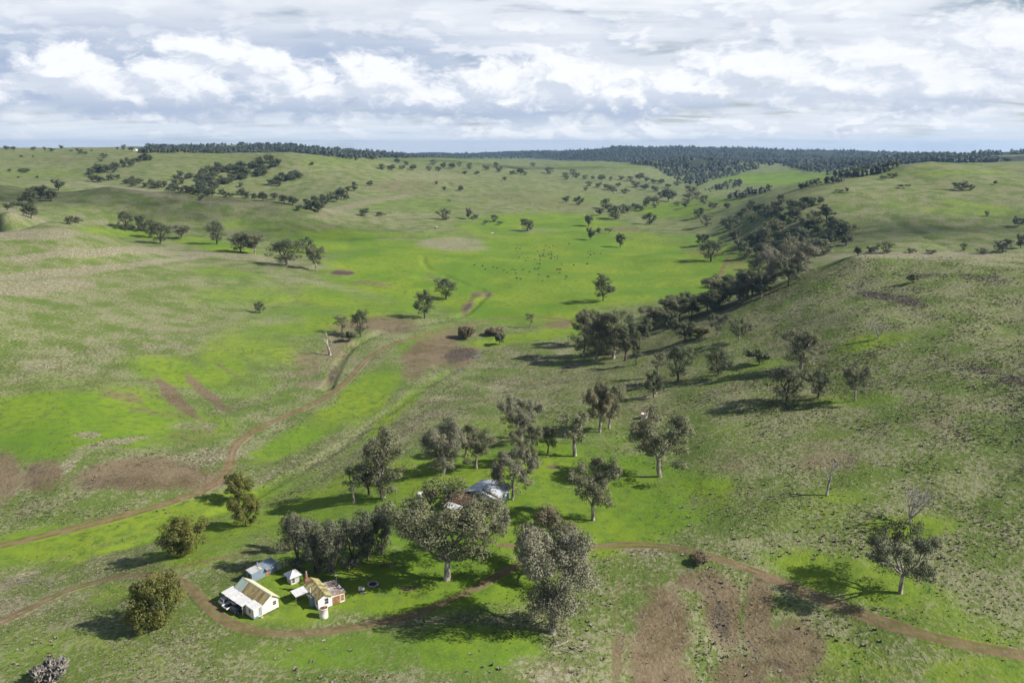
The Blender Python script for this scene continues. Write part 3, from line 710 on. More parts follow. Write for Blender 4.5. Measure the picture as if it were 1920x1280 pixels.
def make_proto(key, seed, H, W, leaf, bark, per=110, size=0.31, clump=1.15, fork=0.22, fill=0, droop=0.45, bare=False, mono=False, low=None, shell=.55, lobes=6, **kw):
    low = fork if low is None else low
    rng = np.random.default_rng(seed)
    br, en = skeleton(rng, H, W, fork, **kw)
    br, en = fit(br, en, H - clump * 0.5, W - clump * 1.2, 0)
    mb = MB()
    for pts, rad in br:
        if rad[0] > (0.012 if bare else 0.05) * (H / 14 if not bare else 1): mb.tube(pts, rad, 6 if rad[0] > 0.15 else 4, cap=False)
    trunk = mb.mesh(key + '_trunk', bark, True)
    if bare:
        PROTO[key] = (trunk, None, H, W); return
    cen = [tuple(e) for e in en]; rad = list(clump * rng.uniform(0.65, 1.25, len(cen)))
    if fill:      # dense crowns: extra clumps through the volume
        for q in range(fill if lobes == 0 else 0):   # one dense dome
            a = rng.uniform(0, 6.28); u = rng.uniform(-.95, 1); rr = W * .5 * math.sqrt(max(1 - abs(u) ** 2.2, 0)) * math.sqrt(rng.uniform(0, 1)) * .92 * rng.uniform(.85, 1.08)
            zz = H * (.5 + .5 * low) + u * (H * (.5 - .5 * low) - clump * .4)
            cen.append((rr * math.cos(a), rr * math.sin(a), max(zz, clump * .5))); rad.append(clump * rng.uniform(.7, 1.3))
        nl = lobes; zc = H * (0.5 + 0.5 * low); hz_ = H - zc
        L = []
        for q in range(nl):
            a = 2 * math.pi * q / max(nl, 1) * 2.4 + rng.uniform(-.5, .5); u = -0.62 + 1.3 * (q + .5) / nl
            rr = W * 0.5 * math.sqrt(max(1 - u * u, .1)) * rng.uniform(.30, .68)
            L.append((rr * math.cos(a), rr * math.sin(a), zc + u * hz_ * .8, rng.uniform(.28, .44)))
        for q in range(fill if nl else 0):
            lx, ly, lz, lr = L[q % nl]; v = rng.normal(size=3); v *= rng.uniform(.25, 1) ** .5 / np.linalg.norm(v)
            cen.append((lx + v[0] * lr * W * .55, ly + v[1] * lr * W * .55, min(max(lz + v[2] * lr * hz_ * .75, clump * .5), H - clump * .45))); rad.append(clump * rng.uniform(0.7, 1.25))
    V, Q, tone, out = leaf_cloud(rng, cen, rad, per, size, droop, shell=shell)
    V[:, 2] = np.maximum(V[:, 2], 0.15)
    if not mono:
        me = fast_mesh(key + '_crown', V, Q, [leaf])
        leaf_data(me, tone, out)
        PROTO[key] = (trunk, me, H, W)
    else:
        tv = np.array([v.co for v in trunk.vertices]); tf = np.array([list(p.vertices) for p in trunk.polygons])
        F = np.concatenate([tf, Q + len(tv)])
        me = fast_mesh(key, np.concatenate([tv, V]), F, [bark, leaf], [0] * len(tf) + [1] * len(Q))
        leaf_data(me, np.concatenate([np.zeros(len(tv)), tone]), np.concatenate([np.tile([0, 0, 1.0], (len(tv), 1)), out]))
        PROTO[key] = (None, me, H, W)
# near trees
make_proto('hero0', 11, 20, 17, LEAF_GUM, BARK, per=230, size=0.33, clump=1.7, fork=0.16, nlimb=5, levels=3, twigs=3, spread=1.0, fill=56, low=.2, lobes=8)
make_proto('hero1', 23, 22, 15, LEAF_PALE, BARK, per=230, size=0.33, clump=1.7, fork=0.14, nlimb=4, levels=3, twigs=3, spread=.85, rise=.8, fill=74, droop=.7, low=-.1, lobes=12)
make_proto('gum0', 31, 14, 12, LEAF_GUM, BARK, per=150, clump=1.25, fork=0.2, nlimb=4, levels=3, twigs=3, fill=48, low=.08)
make_proto('gum1', 37, 14, 11, LEAF_GUM, BARK, per=150, clump=1.2, fork=0.24, nlimb=4, levels=3, twigs=3, fill=40, lean=.15, low=.12)
make_proto('gum2', 41, 14, 13, LEAF_PALE, BARK, per=140, clump=1.15, fork=0.2, nlimb=4, levels=3, twigs=3, spread=1.0, fill=52, low=.02)
make_proto('bronze', 43, 14, 11, LEAF_BRONZE, BARK, per=150, clump=1.2, fork=0.22, nlimb=4, levels=3, twigs=3, fill=40, low=.15)
make_proto('tall0', 47, 18, 10, LEAF_GUM, BARK, per=150, clump=1.35, fork=0.22, nlimb=3, levels=3, twigs=3, spread=.6, rise=1.0, fill=66, low=-.05, lobes=7)
make_proto('tall1', 53, 16, 9, LEAF_DARK, BARK_DARK, per=140, clump=1.2, fork=0.18, nlimb=3, levels=3, twigs=3, spread=.6, rise=1.0, fill=44, low=.1)
make_proto('dark0', 59, 12, 11, LEAF_DARK, BARK_DARK, per=150, clump=1.15, fork=0.2, nlimb=4, levels=3, twigs=3, fill=52, low=.02)
make_proto('dark1', 61, 12, 10, LEAF_DARK, BARK_DARK, per=140, clump=1.1, fork=0.24, nlimb=4, levels=3, twigs=3, fill=40, low=.08)
make_proto('oak0', 63, 12, 10, LEAF_DARK, BARK_DARK, per=120, clump=1.15, fork=0.16, nlimb=4, levels=2, twigs=3, fill=60, low=.12, lobes=0)
make_proto('oak1', 65, 12, 9, LEAF_DARK, BARK_DARK, per=120, clump=1.2, fork=0.18, nlimb=4, levels=2, twigs=3, fill=44, low=.14, lobes=0, lean=.1)
make_proto('thin', 67, 12, 6, LEAF_GUM, BARK, fill=16, low=.2, lobes=4, per=95, clump=0.95, fork=0.35, nlimb=3, levels=2, twigs=3, spread=.55, rise=1.0)
make_proto('sparse', 71, 14, 14, LEAF_DARK, BARK, fill=72, low=.12, per=100, clump=1.15, fork=0.24, nlimb=4, levels=3, twigs=3, spread=1.0, size=0.30)
make_proto('round0', 73, 8, 9.5, LEAF_GOLD, BARK_DARK, per=150, clump=1.05, fork=0.06, nlimb=4, levels=2, twigs=3, fill=70, droop=.25, lobes=0)
make_proto('round1', 79, 8, 9, LEAF_GOLD, BARK_DARK, per=150, clump=0.95, fork=0.12, nlimb=4, levels=2, twigs=3, fill=55, droop=.25, lobes=0)
make_proto('soft0', 83, 12, 7, LEAF_SOFT, BARK_DARK, per=150, clump=1.15, fork=0.05, nlimb=3, levels=2, twigs=3, fill=48, droop=1.0, size=.30, lobes=0)
make_proto('soft1', 89, 12, 7.5, LEAF_SOFT, BARK_DARK, per=150, clump=1.2, fork=0.05, nlimb=4, levels=2, twigs=3, fill=44, droop=1.0, size=.30, lobes=0)
make_proto('dead0', 97, 10, 6, None, BARK_DEAD, bare=True, fork=0.3, nlimb=3, levels=4, twigs=2, spread=.6, rise=.9, r0=.30)
make_proto('dead1', 101, 9, 9, None, BARK_DEAD, bare=True, fork=0.10, nlimb=5, levels=4, twigs=3, spread=.8, rise=.9, r0=.30)
make_proto('bush', 103, 3.2, 4.2, LEAF_DARK, BARK_DARK, per=70, clump=0.65, fork=0.08, nlimb=4, levels=2, twigs=2, fill=12, size=.32)
make_proto('drybush', 109, 2.4, 3.4, LEAF_DRY, BARK_DEAD, per=110, clump=0.7, fork=0.06, nlimb=5, levels=2, twigs=2, fill=16, size=.34, droop=.2)
make_proto('greybush', 107, 2.4, 4.6, LEAF_SCRUB, BARK_DEAD, per=60, clump=0.85, fork=0.05, nlimb=5, levels=2, twigs=2, fill=6, size=.75, droop=-.6, shell=.2)
# far trees, one mesh each
for i, (lf, h, wd, sd) in enumerate([(LEAF_DARK, 12, 12, 1), (LEAF_DARK, 12, 10, 2), (LEAF_GUM, 13, 13, 3), (LEAF_DARK, 11, 14, 4), (LEAF_GUM, 13, 10, 5), (LEAF_DARK, 14, 9, 6)]):
    make_proto('far%d' % i, 200 + sd, h, wd, lf, BARK_DARK, per=26, size=0.8, clump=1.45, fork=0.14, nlimb=4, levels=2, twigs=3, fill=44, low=.06, lobes=[0, 5, 0, 6, 0, 4][i], mono=True)
make_proto('farbush', 210, 3, 4.2, LEAF_DARK, BARK_DARK, per=24, size=.55, clump=.75, fork=.08, nlimb=4, levels=2, twigs=2, mono=True)
make_proto('farcone', 211, 9, 4.5, LEAF_DARK, BARK_DARK, per=34, size=.7, clump=.95, fork=.1, nlimb=3, levels=2, twigs=3, spread=.35, rise=1.3, fill=16, mono=True)

TREE_N = 0
trng = np.random.default_rng(5)
def metres(x, y, z, h_px):
    lo, hi = 0.3, 60.0
    _, b = to_pix(x, y, z)
    for _ in range(30):
        m = 0.5 * (lo + hi); _, t = to_pix(x, y, z + m)
        if b - t < h_px: lo = m
        else: hi = m
    return lo
def plant(key, px, py, h_px, w_px, name, label, cat='tree', group=None, rz=None, back=None):
    """stand a tree at the spot the picture column and row look at; back = metres behind that spot"""
    x, y, z = [float(v[0]) for v in ground_at([px], [py])]
    if back:
        d = math.hypot(x, y); x *= (d + back) / d; y *= (d + back) / d; z = float(height(x, y))
    return plant_at(key, x, y, z, h_px, w_px, name, label, cat, group, rz)
def plant_at(key, x, y, z, h_px, w_px, name, label, cat='tree', group=None, rz=None):
    trunk, crown, H, W = PROTO[key]
    dep = y * CP - (z - CAM_Z) * SP
    if trunk is not None and crown is not None: w_px *= 1.08; h_px *= 1.03
    h = metres(x, y, z, h_px); wd = w_px * dep / F_PX
    sz = h / H; sx = min(max(wd / W, sz * 0.45), sz * 2.0)
    rz = trng.uniform(0, 6.28) if rz is None else rz
    if trunk is None:
        o = link(name, crown, None, (x, y, z - 0.1), rz); o.scale = (sx, sx, sz)
        return tag(o, label, cat, group)
    t = thing(name, label, cat, (x, y, z - 0.05), rz, group); t.scale = (sx, sx, sz)
    link('trunk', trunk, t)
    if crown: link('crown', crown, t)
    return t

NEAR_TREES = [  # kind, column, row, height, width, name, label
 ('hero0', 838, 1086, 168, 195, 'gum_tree', 'huge broad grey-green gum tree standing between the lawn and the woolshed'),
 ('hero1', 1036, 1186, 205, 150, 'gum_tree', 'tallest pale grey gum tree beside the farm road with fallen branches at its foot'),
 ('bronze', 1032, 1078, 100, 128, 'gum_tree', 'bronze topped gum tree half hidden behind the tallest gum by the road'),
 ('gum2', 905, 1035, 92, 95, 'gum_tree', 'pale leaning gum tree right beside the huge gum in front of the woolshed'),
 ('gum0', 1112, 975, 108, 92, 'gum_tree', 'rounded grey gum tree on open grass right of the woolshed, dark shadow to its left'),
 ('gum1', 1238, 893, 112, 108, 'gum_tree', 'forked dark gum tree alone on grass below the pink tank'),
 ('gum2', 961, 936, 88, 88, 'gum_tree', 'single pale gum tree whose crown spreads over the silver woolshed roof'),
 ('thin', 1078, 855, 82, 58, 'gum_tree', 'open thin gum tree with bright white trunk above the woolshed'),
 ('gum1', 1026, 852, 54, 44, 'gum_tree', 'small round gum tree just left of the white trunked gum'),
 ('gum0', 985, 868, 66, 58, 'gum_tree', 'grey gum tree standing directly behind the woolshed tree'),
 ('gum2', 978, 826, 78, 82, 'gum_tree', 'wide flat topped gum tree at the upper edge of the woolshed grove'),
 ('gum1', 893, 878, 66, 66, 'gum_tree', 'gum tree with a short dark trunk between the drooping gum and the woolshed'),
 ('hero1', 832, 886, 96, 82, 'gum_tree', 'drooping dense gum tree with foliage nearly to the ground up-slope of the woolshed'),
 ('gum1', 872, 855, 60, 50, 'gum_tree', 'partly hidden gum tree behind the drooping gum'),
 ('tall0', 718, 934, 128, 88, 'gum_tree', 'tall dense full gum tree left of the woolshed clearing'),
 ('tall1', 692, 928, 55, 46, 'gum_tree', 'short dark tree at the left foot of the tall dense gum'),
 ('thin', 663, 944, 66, 34, 'gum_tree', 'slim ragged gum tree with a dead limb, left of the tall dense gum'),
 ('bronze', 1125, 810, 84, 66, 'gum_tree', 'golden bronze gum tree near the pink tank'),
 ('gum0', 1142, 803, 86, 58, 'gum_tree', 'leaning brownish gum tree right behind the golden bronze gum'),
 ('soft0', 562, 1066, 98, 66, 'pepper_tree', 'feathery grey tree right behind the small pyramid roofed hut'),
 ('bronze', 556, 1030, 58, 48, 'pepper_tree', 'olive brown topped tree behind the feathery grey tree by the hut'),
 ('soft1', 592, 1074, 66, 44, 'pepper_tree', 'low dark feathery tree between hut and cottage chimney'),
 ('soft1', 624, 1076, 98, 54, 'pepper_tree', 'pale feathery tree directly behind the mossy cottage'),
 ('soft0', 664, 1062, 88, 62, 'pepper_tree', 'third dark feathery tree of the row behind the cottage'),
 ('soft1', 690, 1050, 88, 46, 'pepper_tree', 'feathery tree second from the right end of the row behind the cottage'),
 ('soft0', 716, 1040, 88, 52, 'pepper_tree', 'feathery tree at the right end of the row, beside the huge gum'),
 ('round1', 448, 946, 56, 54, 'round_tree', 'small upright golden green tree beside the creek, uppermost of the three by the valley road'),
 ('round1', 461, 987, 54, 58, 'round_tree', 'dense dark golden green tree just below the uppermost one by the creek'),
 ('round0', 346, 1039, 66, 82, 'round_tree', 'globe shaped golden green tree on the creek bank above the farm road'),
 ('round0', 296, 1172, 88, 98, 'round_tree', 'largest dome shaped yellow-green tree inside the bend of the farm road'),
 ('round1', 264, 1188, 50, 52, 'round_tree', 'low skirt of yellow-green foliage at the left foot of the dome shaped tree'),
 ('sparse', 1688, 1112, 122, 125, 'gum_tree', 'dark sparse spreading gum tree above the farm road with long shadow over it'),
 ('dead0', 1550, 928, 78, 44, 'dead_tree', 'slender silver dead tree standing alone on the right hillside'),
 ('dead1', 1706, 981, 80, 78, 'dead_tree', 'bushy bare many-stemmed tree just above the dark sparse gum'),
 ('dead1', 1646, 635, 38, 44, 'dead_tree', 'small bare tree high on the right hillside with a green patch under it'),
 ('gum1', 1604, 751, 66, 46, 'gum_tree', 'leaning small gum tree, rightmost of the hillside group'),
 ('oak1', 1475, 756, 68, 78, 'gum_tree', 'broad dark tree at the lower left of the hillside group'),
 ('oak1', 1534, 746, 50, 48, 'gum_tree', 'airy small tree in the middle of the hillside group'),
 ('tall0', 1501, 692, 74, 66, 'gum_tree', 'tall green gum at the top of the hillside group'),
 ('bush', 1424, 682, 28, 42, 'shrub', 'dark round shrub between the hillside group and the pale hillside trees'),
 ('oak0', 1347, 704, 52, 50, 'gum_tree', 'bushy grey-green tree in the middle of the slope, right of the dark trunked one'),
 ('oak1', 1271, 714, 66, 54, 'gum_tree', 'dark oak-like tree with a visible black trunk on the slope'),
 ('oak0', 1226, 744, 48, 36, 'gum_tree', 'narrow dark tree beside the fallen white log'),
 ('thin', 1233, 706, 44, 24, 'gum_tree', 'spindly thin tree between the narrow dark tree and the creek clump'),
 ('tall1', 1193, 683, 46, 24, 'gum_tree', 'narrow tree at the right edge of the creek clump'),
 ('oak0', 1131, 564, 48, 38, 'gum_tree', 'dense solitary tree on the bright green flat, shadow stretching left'),
 ('oak1', 836, 561, 38, 40, 'gum_tree', 'round solitary tree on the grass above the creek bend'),
 ('oak0', 797, 597, 52, 36, 'gum_tree', 'tall bushy tree leaning over the creek left of the road crest'),
 ('oak1', 676, 632, 50, 32, 'gum_tree', 'upright dark tree on the gully bank by the dead tree'),
 ('thin', 642, 624, 32, 26, 'gum_tree', 'half dead scraggy tree on the gully bank'),
 ('dead0', 619, 666, 48, 46, 'dead_tree', 'grey dead tree with spreading bare limbs at the gully'),
 ('bush', 655, 640, 20, 26, 'shrub', 'dark shrub below the two gully bank trees'),
 ('oak0', 488, 587, 21, 20, 'gum_tree', 'tiny lone dark tree on the left pasture slope'),
 ('thin', 995, 613, 26, 16, 'gum_tree', 'wispy sapling right beside the road crest'),
 ('drybush', 873, 634, 22, 28, 'shrub', 'tan dry bush above the dam bank'),
 ('bush', 937, 646, 22, 22, 'shrub', 'small dark bush on the creek right of the dam'),
 ('drybush', 925, 628, 13, 30, 'shrub', 'brownish dry bush above the small dark bush'),
 ('bush', 1710, 531, 17, 20, 'shrub', 'single small dark shrub near the crest of the right hill'),
 ('greybush', 100, 1278, 34, 52, 'shrub', 'silvery grey twiggy bush at the bottom left edge'),
 ('drybush', 1314, 1052, 12, 34, 'shrub', 'brown heap-like dry bush just below the farm road'),
 ('bush', 842, 932, 12, 12, 'shrub', 'black-green bush beside the rusty shed roof'),
 # clump on the creek
 ('tall0', 1094, 668, 84, 46, 'gum_tree', 'leftmost tall grey gum of the creek clump'),
 ('tall0', 1118, 676, 74, 48, 'gum_tree', 'pale lower gum at the front of the creek clump'),
 ('tall0', 1150, 672, 92, 64, 'gum_tree', 'largest rounded gum in the middle of the creek clump'),
 ('tall1', 1172, 676, 66, 40, 'gum_tree', 'dark gum at the right side of the creek clump'),
 ('gum1', 1112, 645, 66, 46, 'gum_tree', 'open topped gum at the back of the creek clump'),
 ('dark1', 1200, 652, 54, 42, 'gum_tree', 'round dark tree up-slope of the creek clump'),
 ('dark1', 1136, 664, 50, 40, 'gum_tree', 'low dark tree inside the creek clump'),
 # hill foot belt
 ('gum1', 1222, 620, 48, 46, 'gum_tree', 'grey gum at the lower left end of the belt along the hill foot'),
 ('dark0', 1284, 642, 40, 42, 'gum_tree', 'green bushy tree beside the yellow shrub on the slope'),
 ('round1', 1311, 634, 18, 32, 'shrub', 'yellow flowering shrub on the shady slope'),
 ('sparse', 1345, 630, 44, 40, 'gum_tree', 'airy grey tree right of the yellow shrub'),
 ('sparse', 1385, 640, 40, 40, 'gum_tree', 'faint thin tree on the slope, right of the airy grey tree'),
 ('hero1', 1452, 530, 72, 62, 'gum_tree', 'big pale gum at the upper left of the hill shoulder'),
 ('hero1', 1494, 520, 74, 66, 'gum_tree', 'big brownish gum on the hill shoulder next to the grass crest'),
 ('tall0', 1424, 520, 46, 40, 'gum_tree', 'pale gum just left of the two big shoulder gums'),
 ('dark1', 1478, 536, 46, 46, 'gum_tree', 'dark gum below the two big shoulder gums'),
 # row along the left gully
 ('oak1', 236, 433, 36, 28, 'gum_tree', 'first tree on the left of the row below the left knolls'),
 ('dark0', 267, 434, 30, 28, 'gum_tree', 'small leaning tree at the left of the three-tree clump below the knolls'),
 ('oak0', 284, 446, 34, 32, 'gum_tree', 'middle tree of the three-tree clump below the knolls'),
 ('oak1', 301, 458, 40, 40, 'gum_tree', 'front tree of the three-tree clump below the knolls'),
 ('gum1', 340, 448, 27, 36, 'gum_tree', 'umbrella shaped tree right of the three-tree clump'),
 ('oak1', 407, 458, 42, 34, 'gum_tree', 'two-tiered tree in the middle of the row below the knolls'),
 ('oak0', 452, 474, 36, 40, 'gum_tree', 'left tree of the paired trees in the row below the knolls'),
 ('gum0', 478, 476, 40, 38, 'gum_tree', 'right tree of the paired trees in the row below the knolls'),
 ('oak1', 538, 498, 48, 66, 'gum_tree', 'widest spreading tree of the row below the knolls'),
 ('oak0', 577, 475, 30, 26, 'gum_tree', 'small round tree behind the widest spreading tree'),
 ('gum1', 594, 508, 48, 32, 'gum_tree', 'right end tree of the row, with a pale stem below its crown'),
 # mid valley, right
 ('oak1', 1333, 490, 38, 44, 'gum_tree', 'dark spreading tree at the right end of the bright green flat'),
 ('dark1', 1316, 462, 24, 26, 'gum_tree', 'tree just behind the dark spreading tree by the far track'),
]
for k, px, py, h, wd, nm, lb in NEAR_TREES:
    plant(k, px, py, h, wd, nm, lb, 'shrub' if nm == 'shrub' else 'tree')
# ------------------------------------------------------------------ farther trees
ORD = 'first second third fourth fifth sixth seventh eighth ninth tenth eleventh twelfth thirteenth fourteenth fifteenth sixteenth seventeenth eighteenth nineteenth twentieth twenty-first twenty-second twenty-third twenty-fourth twenty-fifth twenty-sixth twenty-seventh twenty-eighth twenty-ninth thirtieth'.split()
def bush_mass(name, label, entries, kinds):
    """trees nobody could count, joined into one object"""
    Vs, Fs, Ms, Ts, Os, n0 = [], [], [], [], [], 0
    for px, py, h, wd in entries:
        _, me, H, W = PROTO[kinds[int(trng.integers(len(kinds)))]]
        x, y, z = [float(v[0]) for v in ground_at([px], [py])]
        dep = y * CP - (z - CAM_Z) * SP; sz = metres(x, y, z, h) / H; sx = min(max(wd * dep / F_PX / W, sz * .45), sz * 2)
        co = np.empty(len(me.vertices) * 3, np.float32); me.vertices.foreach_get('co', co); co = co.reshape(-1, 3)
        a = trng.uniform(0, 6.28); c, s = math.cos(a), math.sin(a)
        Vs.append(np.stack([x + (co[:, 0] * c - co[:, 1] * s) * sx, y + (co[:, 0] * s + co[:, 1] * c) * sx, z - .1 + co[:, 2] * sz], 1))
        f = np.empty(len(me.polygons) * 4, np.int32); me.polygons.foreach_get('vertices', f); Fs.append(f.reshape(-1, 4) + n0); n0 += len(co)
        t = np.empty(len(co), np.float32); me.attributes['leaf'].data.foreach_get('value', t); Ts.append(np.clip(t + trng.uniform(-.25, .25), 0, 1))
        ou = np.empty(len(co) * 3, np.float32); me.attributes['out'].data.foreach_get('vector', ou); ou = ou.reshape(-1, 3); Os.append(np.stack([ou[:, 0] * c - ou[:, 1] * s, ou[:, 0] * s + ou[:, 1] * c, ou[:, 2]], 1))
        mi = np.empty(len(me.polygons), np.int32); me.polygons.foreach_get('material_index', mi); Ms.append(mi)
    me = fast_mesh(name, np.concatenate(Vs), np.concatenate(Fs), [BARK_DARK, LEAF_DARK], np.concatenate(Ms))
    leaf_data(me, np.concatenate(Ts), np.concatenate(Os))
    return tag(link(name, me), label, 'bush', None, 'stuff')
def far_group(group, label, entries, kinds=('far0', 'far1', 'far2', 'far3', 'far4'), name='gum_tree', cat='tree', shared=False):
    entries = sorted(entries, key=lambda e: e[0])
    for i, e in enumerate(entries):
        px, py, h = e[:3]; wd = e[3] if len(e) > 3 else h * 1.15
        k = kinds[int(trng.integers(len(kinds)))]
        lb = label
        if not shared: lb = '%s %s, from the left' % (ORD[i], label)
        plant(k, px, py, h, wd, name, lb, cat, group)
DK = ('far0', 'far1', 'far3', 'far5')
far_group('clump of dark trees on the left knoll', 'dark tree in the shaded clump on the left knoll', [(55, 388, 38, 38), (76, 374, 28, 30), (110, 357, 22, 26), (96, 378, 24, 24), (58, 410, 30, 32), (14, 394, 14, 16), (24, 389, 12, 14)], DK)
far_group('two dark bushes below the left knoll', 'small dark tree at the shaded foot of the left knoll', [(131, 421, 17, 20), (147, 419, 14, 18)], DK)
far_group('small trees behind the low left knoll', 'tree peeping over the low grassy knoll', [(460, 373, 16, 22), (478, 375, 14), (493, 377, 18, 20), (515, 374, 14), (533, 381, 17, 20), (549, 385, 18, 20), (578, 392, 20, 20), (590, 394, 22, 20), (597, 398, 22, 22), (610, 384, 16), (619, 379, 17, 20), (632, 378, 14), (640, 372, 20, 24), (650, 376, 14)], DK)
SINGLE = [('far0', 683, 405, 15, 22, 'dark rounded tree, left of the pair on the pale slope'), ('far3', 714, 406, 10, 22, 'low dark bushy tree, right of the pair on the pale slope'),
    ('far2', 835, 412, 22, 29, 'spreading solitary tree on the upper edge of the bright flat'), ('far1', 879, 411, 22, 15, 'tall narrow tree right of the spreading solitary one'), ('far3', 890, 411, 10, 16, 'low bush at the foot of the tall narrow tree'),
    ('far2', 927, 416, 15, 17, 'small brown-green tree by the straw patch, middle of the upper flat'), ('farbush', 910, 421, 8, 12, 'low bush left of the small brown-green tree'), ('farbush', 936, 422, 7, 14, 'low bush right of the small brown-green tree'),
    ('far0', 989, 433, 24, 31, 'bushy leaning tree on the far bank above the cattle'), ('far5', 818, 347, 8, 8, 'topmost of three dots of trees on the olive slope'), ('far5', 833, 358, 9, 9, 'middle one of three dots of trees on the olive slope'), ('far1', 864, 359, 12, 12, 'lowest and largest of three dots of trees on the olive slope'),
    ('far5', 946, 339, 8, 9, 'lone tree at the head of the dark gully line'), ('farbush', 842, 379, 5, 6, 'tiny bush on the olive slope'),
    ('far1', 1062, 380, 13, 15, 'left tree of two by the pale gully end'), ('far0', 1085, 385, 18, 21, 'right bigger tree of two by the pale gully end'),
    ('far5', 1104, 424, 23, 18, 'dense upright tree left of the umbrella tree, beyond the flat'), ('far1', 1107, 450, 24, 18, 'tree with a forked stem nearest the bright flat, below the dense upright tree'), ('far3', 1121, 439, 13, 14, 'small tree right behind the forked one'), ('farbush', 1141, 438, 10, 13, 'round bush right of the forked tree'),
    ('far5', 1163, 464, 29, 19, 'tall tree at the right of the bright flat with a shadow to its left'), ('far0', 1218, 421, 24, 27, 'umbrella shaped tree on the far green flat'),
    ('far0', 1368, 431, 27, 36, 'spreading tree at the foot of the bushy spur'), ('far1', 1377, 455, 27, 24, 'darker tree just below the spreading tree at the bushy spur'), ('far2', 1325, 424, 24, 27, 'grey tree at the mouth of the bushy gully'), ('far0', 1310, 409, 20, 24, 'tree left of the mouth of the bushy gully'), ('far5', 1363, 392, 13, 13, 'dark dot of a tree on the lower ridge line'),
    ('far3', 1803, 357, 18, 32, 'big dark clumped tree alone on the second right hill'), ('far0', 1820, 357, 12, 14, 'small tree touching the clumped tree on the second right hill'), ('far1', 1866, 346, 8, 8, 'tiny tree near the top right of the second hill'), ('far0', 1850, 406, 11, 10, 'little tree in the scar on the second right hill'), ('far3', 1908, 425, 20, 26, 'dark tree on the second hill at the right edge'),
    ('farcone', 1588, 361, 10, 7, 'pointed dark tree on the bare spur top'), ('farbush', 1575, 361, 6, 18, 'low bush left of the pointed tree on the spur top'), ('farbush', 1694, 353, 8, 22, 'grey bush patch on the second right hill'), ('far3', 1655, 337, 9, 16, 'low dark bush on the spur shoulder'), ('far3', 1675, 334, 11, 22, 'wider dark bush on the spur shoulder'),
    ('far0', 1879, 473, 26, 38, 'leafy round tree behind the crest of the right hill'), ('far1', 1914, 466, 28, 26, 'tree behind the crest at the right picture edge'), ('farcone', 1608, 480, 19, 18, 'conical dark tree behind the crest, bigger of two'), ('farcone', 1631, 476, 15, 12, 'conical dark tree behind the crest, smaller of two'), ('far2', 1663, 474, 22, 32, 'pale broad tree behind the crest of the right hill'), ('far2', 1807, 470, 16, 14, 'slim tree by the eroded scar behind the crest'), ('far2', 1843, 476, 12, 22, 'low pale tree left of the leafy round one'),
    ('far3', 1710, 474, 9, 22, 'low bush row piece behind the crest, left'), ('far3', 1747, 476, 9, 22, 'low bush row piece behind the crest, right'), ('far0', 1640, 472, 12, 16, 'small tree between the conical trees and the pale broad tree'),
    ('farbush', 377, 376, 9, 12, 'round brown bush on the knoll crest'), ('far5', 70, 334, 5, 6, 'left speck of a tree on the far left pasture'), ('far5', 35, 334, 4, 5, 'leftmost speck of a tree on the far left pasture'), ('far5', 585, 310, 7, 9, 'tiny tree on the side of the grassy dome')]
for k, px, py, h, wd, lb in SINGLE:
    plant(k, px, py, h, wd, 'shrub' if k == 'farbush' else 'gum_tree', lb, 'shrub' if k == 'farbush' else 'tree')
far_group('trees along the second creek beyond the flat', 'gum tree in the loose grove along the second creek', [(1125, 404, 14, 18), (1143, 397, 16, 22), (1136, 392, 20, 22), (1155, 411, 26, 32), (1168, 400, 18, 20), (1177, 399, 15, 18), (1190, 394, 14, 16), (1200, 396, 13, 20), (1212, 388, 15, 18), (1228, 390, 24, 22), (1215, 382, 14, 18), (1253, 378, 26, 28), (1240, 372, 15, 18), (1270, 386, 9, 14), (1290, 378, 18, 26), (1307, 374, 16, 22), (1320, 382, 16, 22), (1296, 366, 18, 26), (1335, 392, 14, 20), (1285, 390, 12, 16)])
def strew(poly, n, hmin, hmax, seed, wk=1.15):
    rng = np.random.default_rng(seed); P = np.array(poly, float); out = []
    lo, hi = P.min(0), P.max(0); tries = 0
    while len(out) < n and tries < 20000:
        tries += 1
        p = rng.uniform(lo, hi); c = False; j = len(P) - 1
        for i in range(len(P)):
            if (P[i, 1] > p[1]) != (P[j, 1] > p[1]) and p[0] < (P[j, 0] - P[i, 0]) * (p[1] - P[i, 1]) / (P[j, 1] - P[i, 1]) + P[i, 0]: c = not c
            j = i
        if c and all(abs(p[0] - q[0]) + 2.5 * abs(p[1] - q[1]) > hmin * 0.55 for q in out):
            h = rng.uniform(hmin, hmax); out.append((p[0], p[1], h, h * wk * rng.uniform(.8, 1.25)))
    return out
def along(pts, n, hmin, hmax, jx, jy, seed):
    rng = np.random.default_rng(seed); P = np.array(pts, float); t = np.linspace(0, len(P) - 1, n)
    i = np.clip(t.astype(int), 0, len(P) - 2); f = (t - i)[:, None]; q = P[i] * (1 - f) + P[i + 1] * f
    q = q + np.stack([rng.normal(size=n) * jx, rng.normal(size=n) * jy], 1)
    hh = rng.uniform(hmin, hmax, n)
    return [(a, b, h, h * rng.uniform(.9, 1.4)) for (a, b), h in zip(q, hh)]
